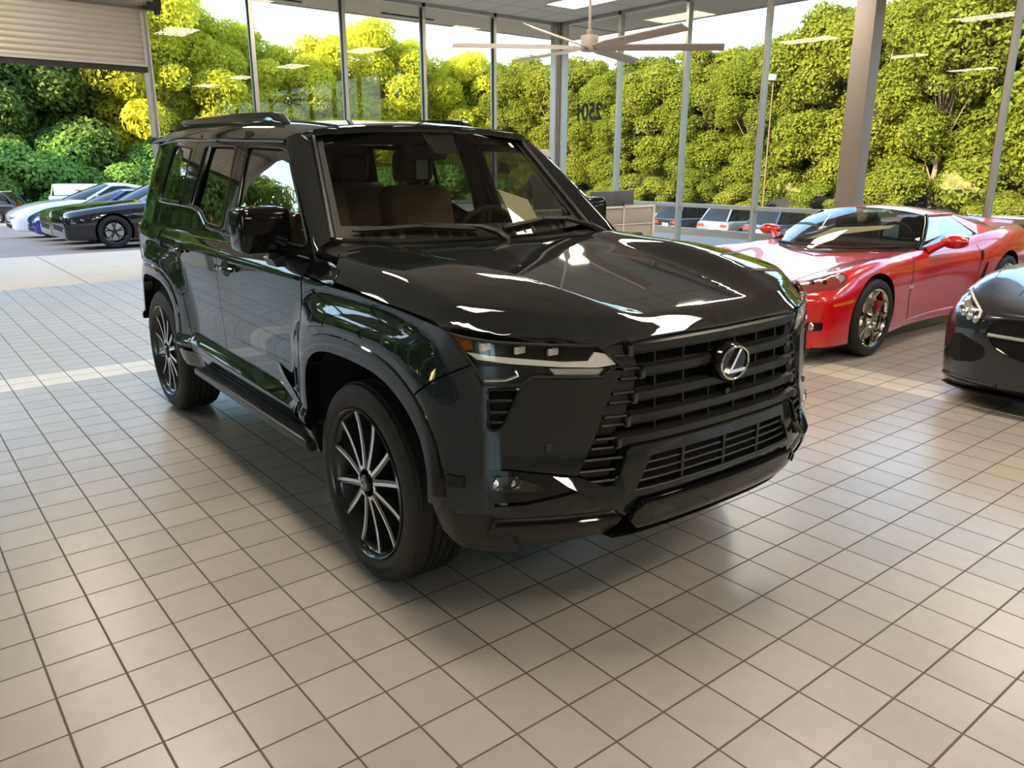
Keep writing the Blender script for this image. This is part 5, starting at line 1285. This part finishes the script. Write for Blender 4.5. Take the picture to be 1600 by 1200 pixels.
    if lamp=='front':
        for s in (-1,1):
            p=[(.40,zf-.16),(.66,zf-.15),(.72,zf-.08),(.42,zf-.09)]; P=[(s*x,z) for x,z in p]; P=P if s>0 else P[::-1]
            panel('headlight',P,fr,.06,M['clearlamp'],root,0,off=.006)
        panel('grille',[(-.5,zf-.42),(.5,zf-.42),(.55,zf-.30),(-.55,zf-.30)],fr,.08,M['well'],root,0,off=.005)
    else:
        for s in (-1,1):
            p=[(.46,.86),(.86,.84),(.88,.98),(.50,1.0)]; P=[(s*x,z) for x,z in p]; P=P if s>0 else P[::-1]
            panel('tail_light',P,bk,.06,M['redlamp'],root,0,off=.012,nsign=-1)
        panel('licence_plate',[(-.18,.74),(.18,.74),(.18,.88),(-.18,.88)],bk,.08,M['plate'],root,0,off=.012,nsign=-1)
        panel('rear_bumper',[(-.80,.45),(.80,.45),(.80,.62),(-.80,.62)],bk,.08,M['satin'],root,0,off=.012,nsign=-1)
        for s in (-1,1):
            b=MB(); b.tube([(s*.60,1.5,1.76),(s*.60,3.2,1.80)],.018,6); b.build('roof_rail',M['silverrim'],root)
    for s in (-1,1):
        b=MB(); b.bbox((s*(xa+.19),ac+.25,be+.06),(.18,.09,.12),.03); b.build('door_mirror',paint,root)
    return root
P_blk=carpaint('car_black',(.012,.012,.015)); P_grn=carpaint('car_olive_green',(.10,.13,.03),.3); P_blu=carpaint('car_blue',(.02,.03,.22),.3); P_wht=carpaint('car_white',(.82,.81,.78)); P_sil=carpaint('car_silver_grey',(.20,.22,.24),.5); P_nav=carpaint('car_navy',(.03,.045,.075),.4)
g1='cars parked nose out beyond the roller door'
def gz(y): return -.06-(y-15.05)*.042
for lab,kind,pt,x,y,rim in (
    ('black muscle coupe with black wheels, nearest of the cars outside the roller door','coupe',P_blk,2.66,19.0,M['blackrim']),
    ('olive green coupe between the black coupe and the blue car outside','coupe',P_grn,2.85,21.9,None),
    ('bright blue sedan between the green coupe and the white sedan outside','sedan',P_blu,2.75,24.5,None),
    ('white electric sedan with a smooth nose, farthest of the row outside the roller door','sedan',P_wht,2.75,27.6,None)):
    simple_car(lab,kind,pt,(x,y,gz(y)),-R_(90),g1,rim,1.1 if pt is P_wht else .93 if pt is P_blu else 1)
simple_car('white work van parked behind the white sedan under the trees','van',P_wht,(12.3,57.5,gz(57.5)+.1),R_(58),None)
simple_car('black suv with red tail lamps at the far left edge of the car park','suv',P_blk,(2.3,56,gz(56)),R_(-122),None,lamp='rear')
simple_car('dark minivan parked side on before the green bank outside the roller door','suv',P_blk,(7.6,61,gz(61)),R_(75),None,lamp='front')
g2='cars on the lower car park outside the right glass wall'
for lab,kind,pt,y,sc in (
    ('black suv outside, seen from behind just right of the beige desk screen','suv',P_blk,25.3,1),
    ('silver grey suv outside, seen from behind between a black and a navy one','suv',P_sil,22.4,1),
    ('navy blue suv outside, seen from behind left of the red sports car mirror','suv',P_nav,19.75,1),
    ('tall white suv outside, its roof just showing over the red windscreen','suv',P_wht,15.9,1.10),
    ('white suv outside whose roof shows behind the red car tail','suv',P_wht,10.6,1.08)):
    simple_car(lab,kind,pt,(30+3.9*sc,y,-2.1),R_(90),g2,None,sc,'rear')

for lab,kind,x,y in (('black suv parked left of the roller door opening, outside the picture','suv',-6.2,17.2),('black coupe parked left of the roller door opening, outside the picture','coupe',-7.0,20.6)):
    simple_car(lab,kind,P_blk,(x,y,gz(y)),-R_(90),None)
# ================================================================ TREES AND BANKS
import numpy as np
def leaf_mat(name,c1,c2,tr,trw=.45):
    m=bpy.data.materials.new(name); m.use_nodes=True; nt=m.node_tree; nt.nodes.remove(nt.nodes['Principled BSDF']); out=nt.nodes['Material Output']
    geo=nt.nodes.new('ShaderNodeNewGeometry'); oi=nt.nodes.new('ShaderNodeObjectInfo')
    ad=nt.nodes.new('ShaderNodeMath'); ad.operation='ADD'; lk(nt,geo.outputs['Random Per Island'],ad.inputs[0]); lk(nt,oi.outputs['Random'],ad.inputs[1])
    hf=nt.nodes.new('ShaderNodeMath'); hf.operation='MULTIPLY'; hf.inputs[1].default_value=.5; lk(nt,ad.outputs[0],hf.inputs[0])
    mx=nt.nodes.new('ShaderNodeMix'); mx.data_type='RGBA'; mx.inputs['A'].default_value=(*c1,1); mx.inputs['B'].default_value=(*c2,1); lk(nt,hf.outputs[0],mx.inputs['Factor'])
    d=nt.nodes.new('ShaderNodeBsdfDiffuse'); lk(nt,mx.outputs['Result'],d.inputs['Color'])
    t=nt.nodes.new('ShaderNodeBsdfTranslucent'); t.inputs['Color'].default_value=(*tr,1)
    ms=nt.nodes.new('ShaderNodeMixShader'); ms.inputs[0].default_value=trw; lk(nt,d.outputs[0],ms.inputs[1]); lk(nt,t.outputs[0],ms.inputs[2]); lk(nt,ms.outputs[0],out.inputs['Surface'])
    return m
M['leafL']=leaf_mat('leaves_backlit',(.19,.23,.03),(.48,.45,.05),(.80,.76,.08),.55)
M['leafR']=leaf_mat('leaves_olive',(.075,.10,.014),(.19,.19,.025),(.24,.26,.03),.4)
M['leafK']=leaf_mat('vine_leaves',(.10,.19,.045),(.22,.36,.08),(.26,.42,.08),.4)
M['leafD']=leaf_mat('leaves_deep_green',(.09,.15,.04),(.24,.30,.06),(.30,.36,.06),.4)
M['bark']=mat('bark',(.16,.115,.075),.9,noise_amt=.3,noise_scale=8)
def leaf_cloud(name,seed,clusters,per,size,m,flat=.55,up=.35):
    """leaf quads scattered over ball-shaped clusters [(x,y,z,r)]"""
    rng=np.random.default_rng(seed); C=np.array(clusters); w=C[:,3]**2; n=int(per*len(C)); idx=rng.choice(len(C),n,p=w/w.sum())
    d=rng.normal(size=(n,3)); d/=np.linalg.norm(d,axis=1)[:,None]; d[:,2]=np.abs(d[:,2])*np.where(rng.random(n)<.72,1,-1); 
    r=C[idx,3]*(.55+.48*rng.random(n)**.6); p=C[idx,:3]+d*r[:,None]*np.array([1,1,.8])
    nn=d+rng.normal(size=(n,3))*flat+np.array([0,0,up]); nn/=np.linalg.norm(nn,axis=1)[:,None]
    t=rng.normal(size=(n,3)); t-=nn*(t*nn).sum(1)[:,None]; t/=np.linalg.norm(t,axis=1)[:,None]; b=np.cross(nn,t)
    s=size*(.6+.8*rng.random(n)); a=t*s[:,None]; bb=b*(s*.62)[:,None]
    # a leaf spray: kite of two triangles with a fold
    v=np.stack([p-a,p-bb*.9+nn*(s*.12)[:,None],p+a,p+bb*.9+nn*(s*.12)[:,None]],1).reshape(-1,3)
    me=bpy.data.meshes.new(name); me.vertices.add(4*n); me.vertices.foreach_set('co',v.ravel()); me.loops.add(4*n); me.loops.foreach_set('vertex_index',np.arange(4*n,dtype=np.int32))
    me.polygons.add(n); me.polygons.foreach_set('loop_start',np.arange(0,4*n,4,dtype=np.int32)); me.polygons.foreach_set('loop_total',np.full(n,4,dtype=np.int32)); me.materials.append(m); me.update(); me.validate(); return me
def crown(seed,h,rad,base,n):
    rnd_=random.Random(seed); C=[]
    for i in range(n):
        t=rnd_.random()**.8; z=base+(h-base)*t; k=math.sin(PI*min(1,.18+.82*(1-t)))**.6 if t>.25 else .75+t
        a=rnd_.random()*2*PI; rr=rad*k*rnd_.random()**.5
        C.append((rr*math.cos(a),rr*math.sin(a),z,rad*(.20+.20*rnd_.random())))
    C.append((0,0,h-.05*h,rad*.3)); return C
def trunk_mb(seed,h,rad,crownpts):
    r=random.Random(seed); b=MB(); pts=[(0,0,-.3)]
    for i in range(1,7): pts.append((r.uniform(-.12,.12)*i*.5,r.uniform(-.12,.12)*i*.5,h*.85*i/6))
    b.tube(pts,[.24,.20,.17,.14,.10,.07,.03],7)
    for c in crownpts[::5]:
        z0=max(1.0,c[2]*.62); k=min(5,max(1,int(z0/(h*.85)*6))); p0=Vector(pts[k]); p1=Vector(c[:3]); b.tube([p0,p0.lerp(p1,.5)+Vector((0,0,.25)),p1],[.07,.045,.015],5)
    return b
TV={}
def tree_variant(key,seed,h,rad,base,n,per,size,m):
    C=crown(seed,h,rad,base,n); TV[key]=(leaf_cloud('foliage',seed,C,per,size,m),None,trunk_mb(seed,h,rad,C))
    b=TV[key][2]; me=bpy.data.meshes.new('trunk'); me.from_pydata(b.v,[],b.f); me.materials.append(M['bark']); me.polygons.foreach_set('use_smooth',[True]*len(me.polygons)); TV[key]=(TV[key][0],me)
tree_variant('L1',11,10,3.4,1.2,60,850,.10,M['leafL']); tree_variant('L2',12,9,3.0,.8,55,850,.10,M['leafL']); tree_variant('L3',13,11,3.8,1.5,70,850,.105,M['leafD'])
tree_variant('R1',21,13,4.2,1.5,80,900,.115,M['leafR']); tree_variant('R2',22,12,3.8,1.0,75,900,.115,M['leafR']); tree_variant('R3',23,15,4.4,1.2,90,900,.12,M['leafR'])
NT=[0]
def tree(key,x,y,z,sc,rz,label,group,name='tree'):
    t=thing(name,label,'tree',(x,y,z),rz,group); t.scale=(sc,sc,sc)
    link('foliage',TV[key][0],t); link('trunk',TV[key][1],t); return t
def hdir(u):
    """horizontal direction seen at picture column u on the horizon"""
    d=_f*1224.5+_rx*(u-800)+_ux*(1224.5*math.tan(_p)); d.z=0; return d.normalized()
CAMX,CAMY=-8.0148*T,-7.3196*T
rt=random.Random(5)
# back-left belt beyond the car park: (bearing along the skyline, distance, top height)
belt=[(-8,2.0,11.5),(-3,4,12),(1,6,11.5),(5,3,12.5),(9.5,5,12.0),(12.4,1.0,10.2),(15.2,3.0,9.0),(18.6,1.5,8.2),(22,3,9.0),(25.6,1.5,9.6),(28.4,4,9.4),(31.5,2,8.6),(34.4,4,7.8),(37.8,2,7.6),(41,5,7.8),(44.5,3,8.6)]
LABL='leafy tree beyond the car park, seen through the back glass and the roller door'
KB=1.5
def far(x,y): return (CAMX+(x-CAMX)*KB,CAMY+(y-CAMY)*KB)
HH={'L1':10.3,'L2':9.3,'L3':11.3}
def ltree(k,x,y,h,lab=LABL,g='trees beyond the back glass'):
    X,Y=far(x,y); zb=-2.4; tree(k,X,Y,zb,((h-1.6)*KB+1.6-zb)/HH[k],rt.random()*6.28,lab,g)
for i,(x,dy,h) in enumerate(belt): ltree(('L2','L1','L1','L2','L1')[i%5] if x>11 else ('L3','L3','L1')[i%3],x,44+dy,h)
for i in range(14):       # a second row closes the gaps and turns the corner
    x=-30+i*5.6; ltree(('L3','L1','L1')[i%3],x,53+rt.uniform(-2,2),rt.uniform(8.5,11) if x<8 else rt.uniform(5.2,6.2))
for i in range(6): ltree('L3',-13-5.0*i,44-3.5*i+rt.uniform(-1,1),rt.uniform(10,12),'dark leafy tree left of the car park, outside the picture','trees along the left side')
for i in range(12):
    tree(('L3','L1')[i%2],-40-rt.uniform(0,4),32-5.6*i,-.2,rt.uniform(1.7,1.95),rt.random()*6.28,'dark leafy tree left of the car park, outside the picture','trees along the left side')
# right-hand belt on the clay bank
LABR='olive green tree on the clay bank seen through the right glass wall'
def rtop(y):   # skyline height of the right belt by y
    return PW((-62,13),(-20,17),(0,16.5),(10,16),(18,14.8),(24,12.8),(32,11.6),(42,10.4),(52,10.4),(62,11.5),(75,10.5))(y)
y=-62
i=0
while y<78:
    for row in range(2):
        x=52+row*6+rt.uniform(-1.5,1.5); k=('R1','R2','R3')[(i+row)%3]; H0={'R1':13.4,'R2':12.4,'R3':15.4}[k]
        zb=-1.4+row*1.2; hh=(rtop(y)+(.8 if row else -.8)+rt.uniform(-.9,.9)-zb); tree(k,x,y+rt.uniform(-1,1)+row*2.2,zb,hh/H0,rt.random()*6.28,LABR,'trees on the bank')
    y+=4.6 if y>-10 else 7; i+=1
# vine-covered mounds at the foot of the left belt
def mound_mesh(seed,rx,ry,h,per):
    r=random.Random(seed); C=[]
    for i in range(16):
        a=r.random()*2*PI; q=r.random()**.5; C.append((rx*q*math.cos(a),ry*q*math.sin(a),h*(1-q*q)*.72+.15,.55+.5*r.random()))
    return leaf_cloud('vine_mound',seed,C,per,.095,M['leafK'],.45,.5)
MM=[mound_mesh(31,2.6,1.8,3.2,1000),mound_mesh(32,3.2,1.8,2.3,1000),mound_mesh(33,2.0,1.6,4.4,1000)]
mcore=MB(); mcore.grid(16,6,lambda u,v:(2.1*math.cos(2*PI*u)*math.cos(v*PI/2),1.5*math.sin(2*PI*u)*math.cos(v*PI/2),-.3+2.3*math.sin(v*PI/2)))
for i,(x,y,z,k,sc) in enumerate(((-4.5,39.5,-1.2,0,1.15),(-1.0,41,-1.2,2,1.1),(1.6,38.6,-1.2,0,1.0),(4.2,39.4,-1.2,0,1.18),(6.6,41.5,-1.2,2,1.15),(8.6,38.8,-1.3,1,1.05),(10.6,41,-1.3,2,.95),(12.6,38.6,-1.3,1,1.0),(14.5,41,-1.3,0,.9),(17.5,40,-1.3,1,.9),(20.5,41,-1.3,0,.9),(24,40,-1.3,1,1.0),(28,41,-1.3,0,1.0),(32,41,-1.3,1,1.0),(-8,41,-1.1,2,1.1),(-12,39,-1.1,0,1.2))):
    o=link('vine_mound',MM[k]); X,Y=far(x,y+2.6); o.location=(X,Y,-2.3); o.scale=(sc*KB,)*3; o.rotation_euler=(0,0,i*1.3)
    tag(o,'bushy green mound of climbing vines at the foot of the trees beyond the car park','bush','vine covered mounds')
fl=MB(); fl.add([(-90,65.5,-2.3),(13.9,65.5,-2.3),(90,65.5,-2.3),(90,110,2.5),(-90,110,2.5)],[(0,1,2,3,4)]); struct(fl.build('ground_woodland',M['under'],smooth=False))
# bushes along the clay bank
MB2=[]
for q in MM:
    q2=q.copy(); q2.materials[0]=M['leafR']; MB2.append(q2)
for i in range(15):
    o=link('bush',MB2[i%3]); o.location=(48.5+rt.uniform(-.5,1.5),-3+5.2*i+rt.uniform(-1,1),-1.6); o.scale=(.8,1.0,.75); o.rotation_euler=(0,0,i); tag(o,'low green bush at the foot of the clay bank beyond the lower car park','bush','bushes on the clay bank')

# tall lamp post at the far edge of the lower car park
lp=thing('lamp_post','tall thin lamp post before the trees beyond the silver grey suv','lamp post',(46,30.4,-2.1))
b=MB(); b.tube([(0,0,0),(0,0,9.2)],[.06,.045],10); b.build('pole',mat('rusty_pole',(.09,.055,.035),.8),lp)
b=MB(); b.bbox((-.15,0,9.25),(.55,.32,.36),.05); b.build('lamp_head',M['white'],lp)
# bushes added out of view to block low sky reflected in the glass
for i in range(16):
    o=link('bush',MM[(0,2)[i%2]]); o.location=(-37+rt.uniform(-1,1),-34+6.2*i,-.5-(max(0,-34+6.2*i-15))*.02); o.scale=(1.6,2.1,1.5); o.rotation_euler=(0,0,rt.uniform(-.3,.3)+PI/2); tag(o,'tall green bush added under the left trees to block low sky, outside the picture','bush','added bushes left of the car park')
for i in range(6):
    o=link('bush',MM[(0,2)[i%2]]); o.location=(-31+4.6*i-8,62-i*.5,-2.2); o.scale=(2.0,1.6,1.7); tag(o,'tall green bush added under the left trees to block low sky, outside the picture','bush','added bushes left of the car park')
# ================================================================ SALES DESK AND THE PERSON BEHIND THE SUV
M['fabric']=mat('beige_screen_fabric',(.42,.365,.31),.9,bump=.1,bump_scale=300)
M['cream']=mat('cream_frame',(.66,.62,.54),.5)
cub=thing('cubicle_screen','beige fabric desk screen with cream frame, beyond the black suv hood','desk screen',(0,0,0))
def pan(x0,x1,y,z0,z1,nm='screen_panel'):
    b=MB(); b.bbox(((x0+x1)/2,y,(z0+z1)/2),(x1-x0-.03,.035,z1-z0-.03),.006); return b.build(nm,M['fabric'],cub)
for x0,x1 in ((4.30,4.96),(4.96,5.62),(5.62,6.27),(6.27,6.85)):
    pan(x0,x1,5.95,.83,1.05); pan(x0,x1,5.95,.08,.83)
fr=MB(); 
for x in (4.30,4.96,5.62,6.27): fr.box((x,5.95,.535),(.025,.05,1.07))
fr.box((5.575,5.95,1.058),(2.55,.05,.024)); fr.box((5.575,5.95,.83),(2.55,.048,.014)); fr.box((5.575,5.95,.06),(2.55,.05,.03)); fr.build('screen_frame',M['cream'],cub,smooth=False)
po=MB(); po.bbox((6.875,5.97,.535),(.05,.09,1.07),.008); po.build('end_post',M['cream'],cub)
ret=MB(); ret.bbox((6.88,6.40,.535),(.035,.78,1.05),.006); ret.build('return_panel',M['fabric'],cub)
dk=thing('desk','pale office desk behind the beige screen carrying two monitors','desk',(5.6,6.42,0))
b=MB(); b.bbox((0,0,.735),(2.42,.72,.03),.006); b.build('desktop',M['cream'],dk)
for x in (-1.15,1.15):
    for y in (-.30,.30):
        b=MB(); b.box((x,y,.36),(.05,.05,.72)); b.build('leg',M['steel'],dk,smooth=False)
M['moncase']=mat('monitor_case',(.085,.085,.095),.45)
M['screen']=mat('monitor_screen',(.01,.01,.012),.12)
def monitor(x,y,w,rz,lab):
    t=thing('monitor',lab,'monitor',(x,y,.75),rz,'desk monitors')
    b=MB(); b.bbox((0,-.02,.36),(w,.035,.27),.008); b.build('monitor_back',M['moncase'],t)
    b=MB(); b.box((0,.0,.36),(w-.03,.006,.245)); b.build('screen',M['screen'],t,smooth=False)
    b=MB(); b.tube([(0,-.045,.02),(0,-.045,.34)],.02,8); b.bbox((0,-.02,.008),(.22,.18,.016),.005); b.build('stand',M['moncase'],t)
monitor(6.42,6.50,.42,R_(-8),'dark monitor back over the beige screen, right beside the black suv mirror')
monitor(6.87-.0,6.54,.36,R_(-14),'grey monitor back over the beige screen, next to the window mullion')
M['skin']=mat('skin_brown',(.16,.075,.045),.5); M['shirt']=mat('grey_green_shirt',(.10,.11,.10),.85,noise_amt=.1,noise_scale=40); M['trouser']=mat('dark_trousers',(.025,.027,.035),.85); M['cap']=mat('pale_mauve_cap',(.55,.48,.52),.8); M['navy']=mat('navy_logo',(.02,.025,.08),.7); M['shoe']=mat('black_shoes',(.012,.012,.012),.4)
def skin_mesh(name,verts,edges,radii,m,parent,root=0,sub=2):
    me=bpy.data.meshes.new(name); me.from_pydata(verts,edges,[]); o=link(name,me,parent)
    md=o.modifiers.new('s','SKIN'); md.use_smooth_shade=True
    for i,r in enumerate(radii):
        v=me.skin_vertices[0].data[i]; v.radius=r if isinstance(r,tuple) else (r,r)
        v.use_root=(i==root)
    sb=o.modifiers.new('d','SUBSURF'); sb.levels=sub; sb.render_levels=sub
    dg=bpy.context.evaluated_depsgraph_get(); m2=bpy.data.meshes.new_from_object(o.evaluated_get(dg)); o.modifiers.clear(); o.data=m2; bpy.data.meshes.remove(me); m2.name=name
    m2.materials.clear(); m2.materials.append(m); m2.polygons.foreach_set('use_smooth',[True]*len(m2.polygons)); return o
def build_person():
    t=thing('person','person in a pale mauve cap and grey shirt standing behind the black suv','person',(5.75,6.97,0),R_(-62))
    # faces local -y; right arm at -x
    V=[(0,0,.95),(0,.0,1.12),(0,.01,1.30),(0,.02,1.44),(0,.01,1.53),(0,-.015,1.60),(0,-.03,1.68),(0,-.015,1.755)]
    E=[(i,i+1) for i in range(7)]; Rr=[(.15,.10),(.135,.095),(.155,.105),(.11,.08),(.055,.055),(.062,.072),(.075,.092),(.062,.075)]
    def limb(p,pts,rs):
        a=p
        for q,r in zip(pts,rs): V.append(q); Rr.append(r); E.append((a,len(V)-1)); a=len(V)-1
        return a
    for s in (-1,1):
        limb(0,[(s*.095,0,.86),(s*.10,-.01,.66),(s*.105,.0,.48),(s*.11,.015,.28),(s*.11,.02,.09),(s*.115,-.09,.045)],[.095,.078,.058,.055,.04,.035])
        w=limb(3,[(s*.17,.02,1.42),(s*.215,.03,1.28),(s*.235,.04,1.14),(s*.235,-.02,1.0),(s*.23,-.06,.90),(s*.228,-.075,.86)],[.062,.05,.042,.036,.028,.034])
        base=len(V)-1
        for k,(dx,L) in enumerate(((-.028,.070),(-.010,.082),(.009,.078),(.026,.062))):
            limb(base,[(s*.228+.0,-.075-.03+dx*.0+dx,.835),(s*.222,-.078-.03+dx+.006,.835-L*.55),(s*.212,-.070-.03+dx+.012,.835-L)],[.0095,.0085,.007])
        limb(base,[(s*.215,-.115,.855),(s*.205,-.135,.815)],[.011,.008])
    skin_mesh('body',V,E,Rr,M['skin'],t)
    # nose, ears, eyes belong to the head
    b=MB(); b.tube([(0,-.105,1.70),(0,-.128,1.665),(0,-.108,1.652)],[.008,.014,.010],6); b.tube([(-.025,-.108,1.622),(0,-.116,1.624),(.025,-.108,1.622)],[.004,.007,.004],6); b.build('face',M['skin'],t)
    for s in (-1,1):
        b=MB(); b.tube([(s*.078,-.005,1.70),(s*.088,.005,1.685),(s*.080,-.005,1.65)],[.008,.012,.007],6); b.build('ear',M['skin'],t)
        b=MB(); b.lathe([(-.112,.001),(-.108,.008),(-.10,.010)],10,'y',(s*.032,0,1.695)); b.build('eye',M['screen'],t)
    b=MB(); b.grid(16,6,lambda u,v:(.088*math.cos(PI*u),-.02+.098*math.sin(PI*u)*1.0+.0,1.60+.10*v)); b.build('hair',M['screen'],t)
    sv=[(0,0,.90),(0,0,1.0),(0,.0,1.12),(0,.01,1.30),(0,.02,1.43),(0,.015,1.50)]; se=[(i,i+1) for i in range(5)]; sr=[(.172,.122),(.165,.118),(.16,.115),(.178,.125),(.13,.095),(.07,.065)]
    for s in (-1,1):
        a=4
        for q,r in (((s*.175,.02,1.415),.075),((s*.22,.03,1.28),.064),((s*.238,.04,1.19),.060)): sv.append(q); sr.append(r); se.append((a,len(sv)-1)); a=len(sv)-1
    skin_mesh('shirt',sv,se,sr,M['shirt'],t)
    tv=[(0,0,.95)]; te=[]; tr=[(.17,.12)]
    for s in (-1,1):
        a=0
        for q,r in (((s*.095,0,.85),.108),((s*.10,-.01,.66),.092),((s*.105,0,.48),.076),((s*.11,.015,.28),.070),((s*.11,.02,.08),.062)): tv.append(q); tr.append(r); te.append((a,len(tv)-1)); a=len(tv)-1
    skin_mesh('trousers',tv,te,tr,M['trouser'],t)
    for s in (-1,1):
        b=MB(); b.bbox((s*.113,-.055,.04),(.10,.28,.08),.035,seg=3); b.build('shoe',M['shoe'],t,60)
    c=MB(); c.grid(24,8,lambda u,v:(.098*math.cos(2*PI*u)*math.cos(v*PI/2),-.018+.118*math.sin(2*PI*u)*math.cos(v*PI/2),1.705+.105*math.sin(v*PI/2)**.9)); 
    c.prism([(-.085,-.09),(-.07,-.17),(-.03,-.205),(.03,-.205),(.07,-.17),(.085,-.09)],0,.008,lambda u,v,w:(u,v,1.712+w-.9*(abs(u))**2+.12*(v+.09)))
    co_=c.build('cap',M['cap'],t,50)
    l=MB(); l.add([(-.022,-.134,1.742),(.022,-.134,1.742),(.018,-.124,1.772),(0,-.118,1.785),(-.018,-.124,1.772)],[(0,1,2,3,4)]); l.build('cap_logo',M['navy'],co_)
build_person()
